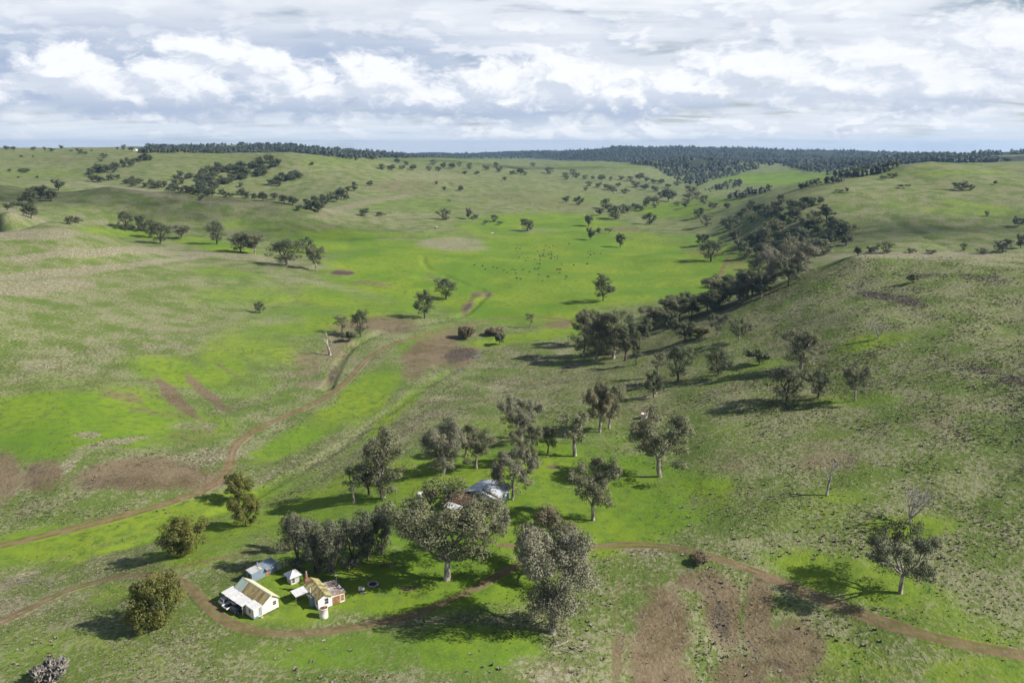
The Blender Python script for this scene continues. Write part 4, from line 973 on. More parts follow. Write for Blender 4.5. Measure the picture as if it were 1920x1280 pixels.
# belt at the foot of the right hill and the bush filled gullies behind it
belt = along([(1235, 612), (1265, 600), (1300, 588), (1340, 578), (1375, 568), (1405, 556), (1430, 546)], 24, 30, 46, 7, 6, 3)
for i, (a, b, h, wd) in enumerate(belt):
    plant(['gum1', 'dark1', 'dark0', 'tall1', 'sparse', 'gum0'][i % 6], a, b, h, wd, 'gum_tree', 'gum tree in the dense belt along the foot of the right hill', 'tree', 'belt of trees at the foot of the right hill')
far_group('bush in the gully behind the hill shoulder', 'dark tree in the thick bush of the gully behind the hill shoulder', strew([(1395, 462), (1420, 430), (1470, 412), (1545, 408), (1590, 432), (1592, 466), (1550, 482), (1500, 486), (1440, 478)], 34, 20, 32, 4), ('far0', 'far2', 'far4', 'far5', 'far2', 'far1', 'farcone'), shared=True)
bush_mass('hillside_scrub', 'scrubby low trees covering the shaded flank of the second right hill', strew([(1370, 412), (1400, 392), (1460, 378), (1530, 374), (1540, 384), (1490, 400), (1440, 412), (1395, 424)], 38, 9, 17, 5), DK)
far_group('bushes at the foot of the shoulder', 'dark low tree below the bushy gully, above the far track', strew([(1385, 470), (1430, 462), (1450, 500), (1415, 510)], 7, 16, 26, 6))
# valley beyond
far_group('trees scattered over the far valley floor', 'small dark tree scattered on the far valley floor', [(1062, 337, 8, 12), (1080, 334, 11, 17), (1097, 336, 8, 14), (1112, 337, 8), (1128, 339, 12, 18), (1145, 339, 8), (1165, 338, 9, 14), (1182, 340, 11, 17), (1200, 337, 13, 20), (1212, 341, 10, 14), (1225, 344, 9, 15), (1240, 345, 10, 16), (1105, 349, 10, 16), (1122, 352, 10, 15), (1140, 357, 12, 22), (1150, 362, 13, 18), (1172, 363, 10, 18), (1192, 352, 13, 22), (1210, 356, 12, 20), (1228, 360, 12, 18), (1252, 352, 8, 14), (1098, 358, 8, 10), (1160, 350, 8, 12), (1270, 348, 9, 16)])
far_group('trees on the middle rise', 'grey-green tree in the broken line on the middle rise', [(700, 300, 10, 16), (716, 318, 11, 22), (735, 319, 11, 22), (755, 318, 9, 14), (775, 319, 11, 16), (805, 320, 9, 18), (822, 321, 9, 18), (812, 309, 11, 16), (832, 316, 12, 12), (848, 316, 11, 18), (862, 312, 9, 12), (881, 317, 12, 14), (872, 327, 7, 12), (895, 327, 7, 16), (912, 319, 9, 18), (930, 315, 11, 12), (936, 323, 11, 16), (962, 328, 9, 16), (976, 327, 12, 18), (985, 329, 8, 12), (1030, 326, 13, 18), (1060, 332, 9, 15), (1074, 326, 10, 16), (1000, 312, 8, 12), (745, 306, 9, 14), (762, 310, 8, 12)])
bush_mass('gully_woodland', 'strips of small trees filling the gullies below the left sky line', along([(170, 328), (185, 322), (215, 318), (250, 308), (285, 298)], 34, 8, 14, 6, 2.5, 7) + along([(345, 338), (380, 335), (400, 328), (440, 322), (480, 316), (510, 305)], 60, 9, 16, 7, 5, 8) + along([(360, 362), (390, 352), (420, 345), (450, 336), (500, 326)], 40, 9, 14, 9, 4, 9), DK)
bush_mass('ridge_woodland', 'line of small trees behind the first left ridge', along([(180, 340), (220, 340), (260, 348), (300, 352), (330, 358), (370, 366), (400, 368), (440, 368)], 36, 9, 16, 8, 3.5, 10) + along([(510, 348), (540, 340), (560, 330)], 18, 9, 16, 7, 3, 11) + along([(560, 392), (600, 380), (640, 366), (680, 352)], 16, 8, 13, 8, 4, 12), DK)
far_group('sky line trees on the left', 'small tree standing against the sky on the left ridge', [(12, 281, 8, 12), (25, 282, 8, 10), (63, 281, 6, 12), (84, 283, 8, 6), (97, 284, 7, 12), (115, 280, 8, 9), (134, 285, 5, 7), (150, 288, 10, 16), (160, 290, 7, 12), (172, 284, 4, 6), (220, 281, 6, 6), (232, 281, 10, 10), (247, 284, 9, 15), (268, 285, 7, 13), (195, 296, 9, 16), (190, 303, 5, 10), (40, 322, 7, 18), (18, 322, 6, 14), (50, 324, 9, 26), (62, 295, 4, 8), (40, 295, 4, 10)], DK)
# the far woods: one mass on the hills
def woodland(name, polys, seed):
    rng = np.random.default_rng(seed); xs, ys = [], []
    for q in polys:
        poly, n = q[:2]
        e = strew_fast(poly, n, rng); xs.append(e[:, 0]); ys.append(e[:, 1])
    x, y, z = ground_at(np.concatenate(xs), np.concatenate(ys), 7500.0)
    near = np.hypot(x, y) > np.repeat([q[2] if len(q) > 2 else 0 for q in polys], [len(v) for v in xs])
    x, y, z = x[near], y[near], z[near]
    thick = fbm(x / 260, y / 260, 71, 3) + rng.uniform(-.25, .25, len(x)) > -.42
    x, y, z = x[thick], y[thick], z[thick]
    n = len(x); per = 26
    s = rng.uniform(0.55, 1.3, n) * 9.0 * np.clip(np.hypot(x, y) / 2600, .6, 1.0)
    V = []; 
    d = rng.normal(size=(n, per, 3)); d /= np.linalg.norm(d, axis=2)[..., None]
    d[..., 2] = np.abs(d[..., 2])
    p = np.stack([x, y, z], 1)[:, None, :] + d * np.stack([s * .62, s * .62, s * 1.15], 1)[:, None, :] * rng.uniform(.55, 1, (n, per, 1)) + np.array([0, 0, 1.5])
    a = rng.normal(size=(n, per, 3)); a /= np.linalg.norm(a, axis=2)[..., None]
    b = np.cross(a, d); b /= np.linalg.norm(b, axis=2)[..., None] + 1e-9
    L = (s * .26)[:, None, None] * rng.uniform(.6, 1.3, (n, per, 1))
    Vv = np.stack([p - a * L, p + b * L, p + a * L, p - b * L], 2).reshape(-1, 3)
    me = fast_mesh(name, Vv, np.arange(n * per * 4).reshape(-1, 4), [LEAF_FAR])
    tone = np.repeat(np.clip(np.repeat(rng.uniform(0, 1, n), per) * .7 + rng.uniform(0, .4, n * per), 0, 1), 4)
    leaf_data(me, tone, np.repeat(d.reshape(-1, 3), 4, 0))
    return tag(link(name, me), 'distant dark bush covering the hills under the sky line', 'woodland', None, 'stuff')
def strew_fast(poly, n, rng):
    P = np.array(poly, float); q = rng.uniform(P.min(0), P.max(0), (n * 4, 2)); c = np.zeros(len(q), bool); j = len(P) - 1
    for i in range(len(P)):
        m = ((P[i, 1] > q[:, 1]) != (P[j, 1] > q[:, 1])) & (q[:, 0] < (P[j, 0] - P[i, 0]) * (q[:, 1] - P[i, 1]) / (P[j, 1] - P[i, 1] + 1e-9) + P[i, 0]); c ^= m; j = i
    return q[c][:n]
woodland('far_woodland', [
    ([(262, 287), (280, 270), (420, 262), (480, 258), (530, 256), (640, 258), (720, 266), (850, 270), (1000, 276), (1000, 298), (900, 298), (760, 297), (660, 296), (560, 291), (420, 293), (300, 292)], 4200, 1750),
    ([(980, 280), (1100, 268), (1190, 260), (1280, 260), (1400, 264), (1550, 268), (1700, 276), (1700, 303), (1640, 316), (1560, 309), (1480, 308), (1400, 304), (1330, 318), (1250, 314), (1150, 304), (1040, 300)], 5600, 2000),
    ([(1690, 286), (1800, 290), (1925, 284), (1925, 300), (1850, 305), (1740, 306), (1690, 316)], 1100, 1150),
    ([(1230, 316), (1340, 306), (1420, 304), (1470, 306), (1400, 322), (1380, 330), (1340, 338), (1310, 350), (1270, 340)], 420),
    ([(1455, 309), (1560, 312), (1640, 318), (1690, 310), (1660, 325), (1590, 336), (1560, 330), (1500, 318)], 380),
    ([(1395, 300), (1500, 303), (1600, 306), (1600, 311), (1480, 309)], 200, 1500), ([(1320, 358), (1390, 338), (1390, 350), (1330, 364)], 50), ([(1365, 366), (1450, 352), (1450, 360), (1370, 376)], 50), ([(1500, 350), (1580, 338), (1580, 346), (1500, 356)], 40),
    ([(640, 294), (700, 298), (700, 304), (650, 300)], 60)], 12)
# ------------------------------------------------------------------ materials for buildings and gear
def plain(name, c, rough=0.7, var=0.25, scale=1.5, metal=0.0, spec=0.3):
    m, x, b = new_mat(name)
    tc = x.node('ShaderNodeTexCoord'); oi = x.node('ShaderNodeObjectInfo')
    n = x.noise(tc.outputs['Object'], scale, 4, .6)
    dark = tuple(v * (1 - var) for v in c); light = tuple(min(v * (1 + var * .5), .9) for v in c)
    col = x.mix(x.ss(n, .35, .68), dark, light)
    m.node_tree.links.new(col, b.inputs['Base Color'])
    b.inputs['Roughness'].default_value = rough; b.inputs['Metallic'].default_value = metal; b.inputs['Specular IOR Level'].default_value = spec
    return m
def iron(name, c, c2, rust=(0.20, 0.095, 0.05), amount=0.45, streak=(0.5, 4.0, 1.0), rough=0.5, metal=0.15):
    """sheet iron, weathered in patches that differ from sheet to sheet"""
    m, x, b = new_mat(name)
    tc = x.node('ShaderNodeTexCoord'); oi = x.node('ShaderNodeObjectInfo')
    P = x.vadd(x.vmul(tc.outputs['Object'], streak), x.xyz(x.mul(oi.outputs['Random'], 57.0), 0.0, 3.0))
    n = x.noise(P, 0.9, 5, .62); n2 = x.noise(P, 3.0, 3)
    base = x.mix(oi.outputs['Random'], c, c2)
    base = x.mix(x.mul(x.ss(n2, .4, .7), .4), base, tuple(v * .7 for v in c))
    f = x.ss(x.add(n, x.mul(x.sub(oi.outputs['Random'], .5), .22)), 1 - amount - .08, 1 - amount + .08)
    m.node_tree.links.new(x.mix(x.mul(f, .85), base, rust), b.inputs['Base Color'])
    b.inputs['Roughness'].default_value = rough; b.inputs['Metallic'].default_value = metal
    return m
M = dict(
    cream=plain('cream_paint', (.74, .70, .62), .75, .14), white=plain('white_paint', (.80, .79, .76), .7, .12), trim=plain('trim_paint', (.62, .50, .36), .7, .2),
    dark=plain('dark_opening', (.030, .032, .034), .4), brown=plain('brown_boards', (.32, .17, .09), .8, .35), stump=plain('stump_wood', (.10, .08, .06), .9),
    blue=plain('faded_blue_paint', (.16, .34, .44), .8, .5, 4), greyboard=plain('grey_boards', (.30, .31, .31), .8, .3, 3), brick=plain('red_brick', (.30, .155, .10), .85, .4, 6),
    zinc=iron('old_zinc', (.46, .48, .50), (.60, .60, .60), amount=.34), pale=iron('pale_carport_iron', (.66, .67, .69), (.78, .78, .77), (.42, .24, .14), amount=.30, streak=(3.0, .6, 1)),
    moss=iron('mossy_iron', (.50, .46, .22), (.43, .40, .20), (.17, .12, .055), amount=.50, streak=(1.5, 1.5, 1)), rustroof=iron('rusted_olive_iron', (.42, .36, .17), (.34, .26, .12), (.20, .115, .055), amount=.48, streak=(.7, 3.0, 1)),
    mint=iron('pale_green_iron', (.42, .52, .45), (.40, .50, .48), (.38, .40, .20), amount=.38), butter=iron('pale_yellow_iron', (.66, .60, .38), (.70, .66, .46), (.5, .40, .2), amount=.35),
    steel=iron('blue_grey_iron', (.20, .26, .33), (.26, .33, .41), (.14, .13, .13), amount=.36), patch=iron('patchy_roof_iron', (.58, .58, .57), (.34, .37, .41), (.24, .14, .09), amount=.52, streak=(2.0, .7, 1)),
    silver=iron('silver_iron', (.50, .54, .60), (.60, .64, .69), (.30, .17, .11), amount=.22, streak=(2, .5, 1)), rust=iron('deep_rust_iron', (.115, .052, .044), (.20, .105, .085), (.085, .035, .028), amount=.5, streak=(2, .5, 1)),
    concrete=plain('pale_tank', (.78, .74, .68), .85, .18, 2), pink=plain('pinkish_tank', (.64, .52, .56), .8, .15, 2), ash=plain('ash_stone', (.42, .37, .37), .9, .4, 4), rusty=plain('rusted_steel', (.20, .10, .065), .85, .5, 5),
    tan=plain('tan_timber', (.50, .36, .22), .9, .4, 3), tyre=plain('tyre_rubber', (.025, .025, .027), .8), glass=plain('dark_glass', (.035, .045, .055), .08, .1, 1, 0, .6),
    carwhite=plain('white_car_paint', (.72, .73, .74), .3, .06, 1, 0, .5), carsilver=plain('silver_car_paint', (.42, .43, .45), .3, .06, 1, .4, .5), carnavy=plain('navy_car_paint', (.018, .024, .045), .25, .1, 1, 0, .5),
    lamp=plain('lamp_glass', (.65, .62, .58), .15), chrome=plain('grey_metal', (.45, .46, .47), .35, .2, 2, .6), log=plain('bleached_log', (.36, .32, .27), .9, .4, 3), stone=plain('lichen_stone', (.155, .140, .125), .95, .5, 2.0),
    cow=plain('black_hide', (.085, .070, .048), .7, .3, 3), water=plain('still_water', (.05, .075, .10), .04, .1, .5, 0, .6))

def sheets(parent, p00, p10, p01, n, mats, name='roof_sheet', seed=0, lift=0.0, share=None):
    """n ribbed iron sheets side by side: p00->p10 along the eave, p00->p01 up the slope; each its own piece"""
    rng = random.Random(seed)
    a, u, v = Vector(p00), Vector(p10) - Vector(p00), Vector(p01) - Vector(p00)
    nrm = u.cross(v).normalized()
    if nrm.z < 0: nrm = -nrm
    w_ = u / n; k = 6; out = []
    V = []
    for s_, top in ((0, 1), (1, 1), (0, 0), (1, 0)):
        for i in range(k + 1):
            rib = .028 if i % 2 else 0.0
            V.append(tuple(w_ * (i / k * 1.0) + v * s_ + nrm * ((rib + .012) if top else (rib - .012))))
    q = k + 1; F = []
    for i in range(k):
        F.append((i, i + 1, q + i + 1, q + i)); F.append((2 * q + i, 3 * q + i, 3 * q + i + 1, 2 * q + i + 1))
        F.append((i, 2 * q + i, 2 * q + i + 1, i + 1)); F.append((q + i, q + i + 1, 3 * q + i + 1, 3 * q + i))
    F.append((0, q, 3 * q, 2 * q)); F.append((k, 2 * q + k, 3 * q + k, q + k))
    cache = {}
    for i in range(n):
        mt = mats(i) if callable(mats) else mats
        if mt.name not in cache:
            me = bpy.data.meshes.new(name); me.from_pydata(V, [], F); me.materials.append(mt); cache[mt.name] = me
        o = link(name, cache[mt.name], parent, a + w_ * i + nrm * (lift + (.006 if i % 2 else 0.0) + rng.uniform(0, .012)) + v.normalized() * rng.uniform(-.05, .05))
        out.append(o)
    return out
def window(parent, at, ax, wd, ht, mat=None, name='window', pane=None, depth=.06):
    """window or door leaf on a wall; at = middle bottom, ax = 'x' or 'y' for the direction along the wall; sits just outside the wall"""
    x, y, z = at; f = MB(); t = .07
    def bar(a0, a1, z0, z1, m, d0=0.0, d1=1.0):
        if ax == 'x': m.box(x + a0, x + a1, y - depth * d1, y - depth * d0, z + z0, z + z1)
        else: m.box(x - depth * d1, x - depth * d0, y + a0, y + a1, z + z0, z + z1)
    bar(-wd / 2 - t, -wd / 2, -t, ht + t, f); bar(wd / 2, wd / 2 + t, -t, ht + t, f)
    bar(-wd / 2, wd / 2, -t, 0, f); bar(-wd / 2, wd / 2, ht, ht + t, f)
    if name == 'window': bar(-wd / 2, wd / 2, ht * .48, ht * .48 + .04, f, 0, .9)
    fr = f.part('frame' if name == 'door' else name, mat or M['white'], parent)
    p = MB(); bar(-wd / 2 + .002, wd / 2 - .002, .002, ht - .002, p, .1, .55)
    return fr, p.part('leaf' if name == 'door' else 'pane', pane or M['glass'], fr)
def site(px, py):
    x, y, z = [float(v[0]) for v in ground_at([px], [py])]; return x, y, z

# ------------------------------------------------------------------ gabled house with carport
ox, oy, oz = site(476.9, 1162.2)
hA = thing('house', 'cream gabled house with patchy rust roof and white carport roof beside the road bend', 'house', (ox, oy, oz), math.radians(49.4))
wl = MB(); wl.prism([(2.0, .28), (5.5, .28), (5.5, 2.55), (3.75, 3.74), (2.0, 2.55)], 'y', 0, 9.5); wl.part('wall', M['cream'], hA)
wl = MB(); wl.hexa([(0, 0.02, .2), (1.995, 0.02, .2), (1.995, 2.8, .2), (0, 2.8, .2), (0, 0.02, 2.24), (1.995, 0.02, 2.44), (1.995, 2.8, 2.44), (0, 2.8, 2.24)]); wl.part('side_room', M['cream'], hA)
for px_ in (2.2, 3.4, 4.4, 5.35):
    for py_ in (.2, 3.2, 6.2, 9.2): MB().box(px_ - .1, px_ + .1, py_ - .1, py_ + .1, -.3, .278).part('stump', M['stump'], hA)
sheets(hA, (1.72, -.42, 2.44), (1.72, 9.9, 2.44), (3.76, -.42, 3.84), 12, lambda i: M['mint'] if i > 8 else M['rustroof'], seed=1)
sheets(hA, (5.80, -.42, 2.42), (5.80, 9.9, 2.42), (3.78, -.42, 3.84), 12, M['butter'], seed=2)
MB().prism([(3.60, 3.80), (3.77, 3.93), (3.94, 3.80), (3.77, 3.87)], 'y', -.44, 9.92).part('ridge_cap', M['mint'], hA)
sheets(hA, (-.75, 2.86, 2.12), (-.75, 10.7, 2.12), (1.92, 2.86, 2.42), 10, M['pale'], seed=3)
sheets(hA, (-.12, -.16, 2.30), (-.12, 2.80, 2.30), (1.92, -.16, 2.52), 4, M['pale'], seed=4)
MB().box(-.70, -.62, 2.9, 10.6, 1.98, 2.09).part('beam', M['trim'], hA)
for y_ in (3.0, 5.5, 8.0, 10.5): MB().box(-.70, -.61, y_ - .045, y_ + .045, -.2, 1.978).part('post', M['trim'], hA)
window(hA, (4.62, 0, 1.25), 'x', .72, .85)
window(hA, (1.42, 0.02, .32), 'x', .72, 1.85, M['white'], 'door', M['greyboard'])
window(hA, (0, 1.35, 1.05), 'y', .65, .8)
MB().box(.06, .98, -.03, .018, .22, .66).part('lower_panel', M['blue'], hA)
MB().box(.02, .06, 2.82, 4.1, .1, 1.75).part('screen', M['greyboard'], hA)
MB().box(1.2, 1.7, -.55, -.02, -.1, .16).part('step', M['ash'], hA)
MB().prism([(3.75, 3.50), (3.60, 3.74), (3.75, 3.86), (3.90, 3.74)], 'y', -.46, -.42).part('gable_trim', M['white'], hA)
# three vehicles under the carport, nose in to the house
def vehicle(name, label, paint, y, x0, length, kind, rz=0.0):
    lx, ly, lz = hA.matrix_world @ Vector((0, 0, 0)) if False else (0, 0, 0)
    c, s = math.cos(math.radians(49.4)), math.sin(math.radians(49.4))
    wx, wy = ox + x0 * c - y * s, oy + x0 * s + y * c
    t = thing(name, label, 'car', (wx, wy, oz), math.radians(49.4) + rz)
    h = .84; W2 = .86
    if kind == 'ute':   # tray towards the viewer (local -x), cab towards the house
        b = MB(); b.prism([(-length / 2 + 2.2, .38), (length / 2, .38), (length / 2, .85), (length / 2 - 1.0, .98), (-length / 2 + 2.2, 1.0)], 'y', -W2, W2) if False else b
        b = MB(); n = 0
        prof = [(-length / 2 + 2.0, .36), (length / 2 - .05, .36), (length / 2, .62), (length / 2 - .12, .86), (length / 2 - 1.1, .98), (-length / 2 + 2.0, 1.02)]
        b2 = MB(); b2.v = [(x_, -W2, z_) for x_, z_ in prof] + [(x_, W2, z_) for x_, z_ in prof]
        k = len(prof); b2.f = [tuple(range(k)), tuple(reversed(range(k, 2 * k)))] + [(i, (i + 1) % k, k + (i + 1) % k, k + i) for i in range(k)]
        b2.part('body', paint, t)
        cab = MB().hexa([(-length / 2 + 2.05, -.8, 1.025), (length / 2 - 1.25, -.8, 1.0), (length / 2 - 1.25, .8, 1.0), (-length / 2 + 2.05, .8, 1.025), (-length / 2 + 2.2, -.66, 1.62), (length / 2 - 1.9, -.66, 1.62), (length / 2 - 1.9, .66, 1.62), (-length / 2 + 2.2, .66, 1.62)]).part('cab', paint, t)
        MB().quad((-length / 2 + 2.065, -.66, 1.10), (-length / 2 + 2.065, .66, 1.10), (-length / 2 + 2.165, .58, 1.54), (-length / 2 + 2.165, -.58, 1.54)).part('rear_window', M['glass'], cab)
        MB().quad((length / 2 - 1.27, -.7, 1.06), (length / 2 - 1.27, .7, 1.06), (length / 2 - 1.83, .6, 1.56), (length / 2 - 1.83, -.6, 1.56)).part('windscreen', M['glass'], cab)
        x1, x2 = -length / 2, -length / 2 + 1.95
        MB().box(x1, x2, -.92, .92, .62, .70).part('tray_floor', M['dark'], t)
        for q in ((x1, x2, -.92, -.86), (x1, x2, .86, .92), (x1, x1 + .06, -.858, .858), (x2 - .06, x2, -.858, .858)): MB().box(*q, .702, 1.02).part('tray_side', paint, t)
        axles = (-length / 2 + .95, length / 2 - .85)
    else:
        prof = [(-length / 2, .40), (length / 2, .38), (length / 2, .66), (length / 2 - .9, .88), (-length / 2 + .15, .96), (-length / 2, .8)]
        b2 = MB(); b2.v = [(x_, -W2, z_) for x_, z_ in prof] + [(x_, W2, z_) for x_, z_ in prof]; k = len(prof)
        b2.f = [tuple(range(k)), tuple(reversed(range(k, 2 * k)))] + [(i, (i + 1) % k, k + (i + 1) % k, k + i) for i in range(k)]
        b2.part('body', paint, t)
        cab = MB().hexa([(-length / 2 + .18, -.8, .965), (length / 2 - .95, -.8, .885), (length / 2 - .95, .8, .885), (-length / 2 + .18, .8, .965), (-length / 2 + .45, -.62, 1.46), (length / 2 - 1.75, -.62, 1.44), (length / 2 - 1.75, .62, 1.44), (-length / 2 + .45, .62, 1.46)]).part('cabin', paint, t)
        MB().quad((-length / 2 + .195, -.66, 1.02), (-length / 2 + .195, .66, 1.02), (-length / 2 + .40, .55, 1.40), (-length / 2 + .40, -.55, 1.40)).part('rear_window', M['glass'], cab)
        MB().quad((length / 2 - 1.0, -.7, .95), (length / 2 - 1.0, .7, .95), (length / 2 - 1.66, .58, 1.39), (length / 2 - 1.66, -.58, 1.39)).part('windscreen', M['glass'], cab)
        for s_ in (-1, 1): MB().hexa([(-length / 2 + .45, s_ * .80, 1.02), (length / 2 - 1.25, s_ * .80, .98), (length / 2 - 1.25, s_ * .79, .98), (-length / 2 + .45, s_ * .79, 1.02), (-length / 2 + .6, s_ * .672, 1.38), (length / 2 - 1.85, s_ * .672, 1.38), (length / 2 - 1.85, s_ * .66, 1.38), (-length / 2 + .6, s_ * .66, 1.38)]).part('side_window', M['glass'], cab)
        axles = (-length / 2 + .8, length / 2 - .85)
    for ax_ in axles:
        for s_ in (-1, 1):
            wh = MB(); wh.lathe([(.05, -.10), (.30, -.10), (.33, -.05), (.33, .05), (.30, .10), (.05, .10)], 14)
            o = wh.part('wheel', M['tyre'], t); o.location = (ax_, s_ * .82, .33); o.rotation_euler = (math.pi / 2, 0, 0)
            MB().lathe([(.02, -.115), (.18, -.115), (.18, .115), (.02, .115)], 10).part('rim', M['chrome'], o)
    for s_ in (-1, 1): MB().box(-length / 2 - .02, -length / 2 + .02, s_ * .7 - .1, s_ * .7 + .1, .72, .84).part('tail_light', M['rusty'], t)
    return t
vehicle('parked_car', 'silver car parked at the far end under the carport', M['carsilver'], 9.4, .35, 4.2, 'car')
vehicle('pickup_truck', 'white utility with open dark tray parked in the middle under the carport', M['carwhite'], 7.2, .15, 4.7, 'ute')
vehicle('parked_car', 'dark navy car parked nearest under the carport', M['carnavy'], 5.0, .35, 4.2, 'car')

# ------------------------------------------------------------------ mossy cottage
bx, by, bz = site(597.6, 1144.2)
hB = thing('cottage', 'white cottage with mossy yellow roof, brick chimney and patched lean-to', 'house', (bx, by, bz), math.radians(35))
MB().prism([(0, .12), (2.75, .12), (2.75, 2.42), (1.375, 3.15), (0, 2.42)], 'y', 0, 7.2).part('wall', M['white'], hB)
MB().hexa([(2.753, .03, .1), (5.6, .03, .1), (5.6, 5.3, .1), (2.753, 5.3, .1), (2.753, .03, 2.38), (5.6, .03, 2.12), (5.6, 5.3, 2.12), (2.753, 5.3, 2.38)]).part('lean_to', M['cream'], hB)
sheets(hB, (-.35, -.45, 2.36), (-.35, 7.5, 2.36), (1.38, -.45, 3.28), 10, M['moss'], seed=5)
sheets(hB, (3.05, -.45, 2.42), (3.05, 7.5, 2.42), (1.40, -.45, 3.28), 10, M['moss'], seed=6)
MB().prism([(1.22, 3.26), (1.39, 3.37), (1.56, 3.26), (1.39, 3.32)], 'y', -.47, 7.52).part('ridge_cap', M['moss'], hB)
sheets(hB, (5.85, -.2, 2.16), (5.85, 5.5, 2.16), (2.9, -.2, 2.42), 7, M['patch'], seed=7)
sheets(hB, (-3.15, 4.1, 2.0), (-3.15, 6.9, 2.0), (-.42, 4.1, 2.28), 4, M['pale'], seed=8)
for p_ in ((-3.0, 4.2), (-3.0, 6.8)): MB().box(p_[0] - .05, p_[0] + .05, p_[1] - .05, p_[1] + .05, -.2, 1.985).part('post', M['stump'], hB)
MB().box(-3.1, -.05, 4.16, 4.24, 1.86, 1.96).part('beam', M['stump'], hB)
ch = MB().box(.15, 1.05, 7.205, 7.95, 0, 3.3).part('chimney', M['brick'], hB)
MB().box(.40, .80, 7.38, 7.78, 3.3, 4.3).part('stack', M['brick'], ch)
MB().lathe([(.13, 4.3), (.13, 4.75), (.17, 4.75), (.17, 4.85)], 10, (.6, 7.58, 0)).part('chimney_pot', M['ash'], ch)
MB().box(-.75, -.03, 1.95, 3.0, .02, 2.2).part('closet', M['steel'], hB)
MB().lathe([(.06, .1), (.06, 3.4), (.09, 3.4), (.09, 3.5)], 8, (-.25, 3.3, 0)).part('flue_pipe', M['white'], hB)
window(hB, (1.75, 0, .95), 'x', .75, 1.2); window(hB, (0, .8, 1.0), 'y', .6, .95); window(hB, (0, 4.6, 1.0), 'y', .6, .95)
MB().box(1.2, 2.3, -.12, -.01, 2.28, 2.38).part('window_hood', M['zinc'], hB)
for i in range(8): MB().box(2.98 + i * .19, 2.98 + i * .19 + .18, -.03, .028, .16, 1.86).part('door_plank', M['brown'], hB)
window(hB, (5.05, .03, .55), 'x', .62, 1.2, M['trim'], 'window', M['brown'])
MB().box(4.50, 4.60, -.02, .028, .1, 2.1).part('corner_board', M['trim'], hB); MB().box(5.50, 5.62, -.02, .028, .1, 2.08).part('corner_board', M['trim'], hB)
MB().lathe([(.09, 2.2), (.09, 3.0), (.16, 3.0), (.16, 3.12), (.03, 3.25)], 10, (5.1, 1.6, 0)).part('flue_pipe', M['chrome'], hB)
an = MB().tube([(5.3, 3.2, 2.15), (5.3, 3.2, 4.6)], .03, 5).part('antenna', M['chrome'], hB)
MB().tube([(4.9, 3.2, 4.5), (5.7, 3.2, 4.5)], .02, 4).tube([(5.1, 2.9, 4.5), (5.1, 3.5, 4.5)], .02, 4).tube([(5.5, 2.95, 4.5), (5.5, 3.45, 4.5)], .02, 4).part('cross_arm', M['chrome'], an)
# round tank at the cottage corner
tx, ty, tz = site(607.3, 1156)
tk = thing('water_tank', 'white round tank with rusted open top at the cottage corner', 'tank', (tx, ty, tz))
tb = MB(); tb.lathe([(.80, -.1), (.84, 0), (.86, .9), (.86, 2.0), (.89, 2.02), (.89, 2.12), (.80, 2.12), (.80, 1.86)], 28); tb.part('body', M['concrete'], tk, True)
MB().lathe([(.01, 1.87), (.79, 1.87), (.79, 1.90), (.30, 1.99), (.01, 2.02)], 20).part('lid', M['rusty'], tk)
MB().tube([(.3, -.86, .3), (.3, -.98, .3), (.3, -1.0, .15)], .04, 6).part('tap', M['chrome'], tk)
MB().box(-.1, .15, -.1, .1, 2.0, 2.2).part('inlet', M['rusty'], tk)

# ------------------------------------------------------------------ long iron shed, hut
cx_, cy_, cz_ = site(482.5, 1087.5)
hC = thing('shed', 'long low blue-grey iron shed with a brown door behind the gabled house', 'shed', (cx_, cy_, cz_), math.radians(49.3))
MB().hexa([(-1.2, 0, -.1), (4.7, 0, -.1), (4.7, 1.9, -.1), (-1.2, 1.9, -.1), (-1.2, 0, 2.0), (4.7, 0, 2.25), (4.7, 1.9, 2.5), (-1.2, 1.9, 2.2)]).part('wall', M['steel'], hC)
sheets(hC, (-1.35, -.15, 2.04), (1.0, -.15, 2.14), (-1.35, 2.05, 2.28), 3, M['zinc'], seed=9); sheets(hC, (1.02, -.15, 2.2), (4.85, -.15, 2.32), (1.02, 2.05, 2.5), 5, M['steel'], seed=10)
sheets(hC, (.75, -.2, 2.24), (1.35, -.2, 2.24), (.75, 1.0, 2.36), 1, M['butter'], seed=12)
sheets(hC, (1.9, -.85, 1.72), (3.7, -.85, 1.75), (1.9, -.02, 2.02), 2, M['steel'], seed=11)
window(hC, (2.55, 0, .05), 'x', .75, 1.6, M['stump'], 'door', M['brown'])
window(hC, (-1.2, .95, .7), 'y', .7, .8, M['greyboard'], 'window')
MB().lathe([(.08, 2.2), (.08, 3.0), (.14, 3.0), (.14, 3.12)], 8, (1.3, 1.7, 0)).part('flue_pipe', M['chrome'], hC)
bxx = thing('box_bin', 'pale iron bin against the right end of the long shed', 'bin', tuple(Matrix.Translation((cx_, cy_, cz_)) @ Matrix.Rotation(math.radians(49.3), 4, 'Z') @ Vector((5.35, .5, 0))), math.radians(49.3))
MB().box(-.5, .5, -.55, .55, .22, 1.55).part('body', M['zinc'], bxx); MB().box(-.55, .55, -.6, .6, 1.552, 1.62).part('lid', M['steel'], bxx); MB().box(-.45, .45, -.5, .5, -.1, .218).part('base', M['rusty'], bxx)
dx0, dy0, dz0 = site(546.1, 1096.4)
hD = thing('hut', 'tiny square hut with a blue-grey pyramid roof between shed and cottage', 'hut', (dx0, dy0, dz0), math.radians(42))
MB().box(0, 1.9, 0, 1.9, -.1, 1.72).part('wall', M['zinc'], hD)
ap = (.95, .95, 2.75); cr = [(-.5, -.5, 1.74), (2.4, -.5, 1.74), (2.4, 2.4, 1.74), (-.5, 2.4, 1.74)]
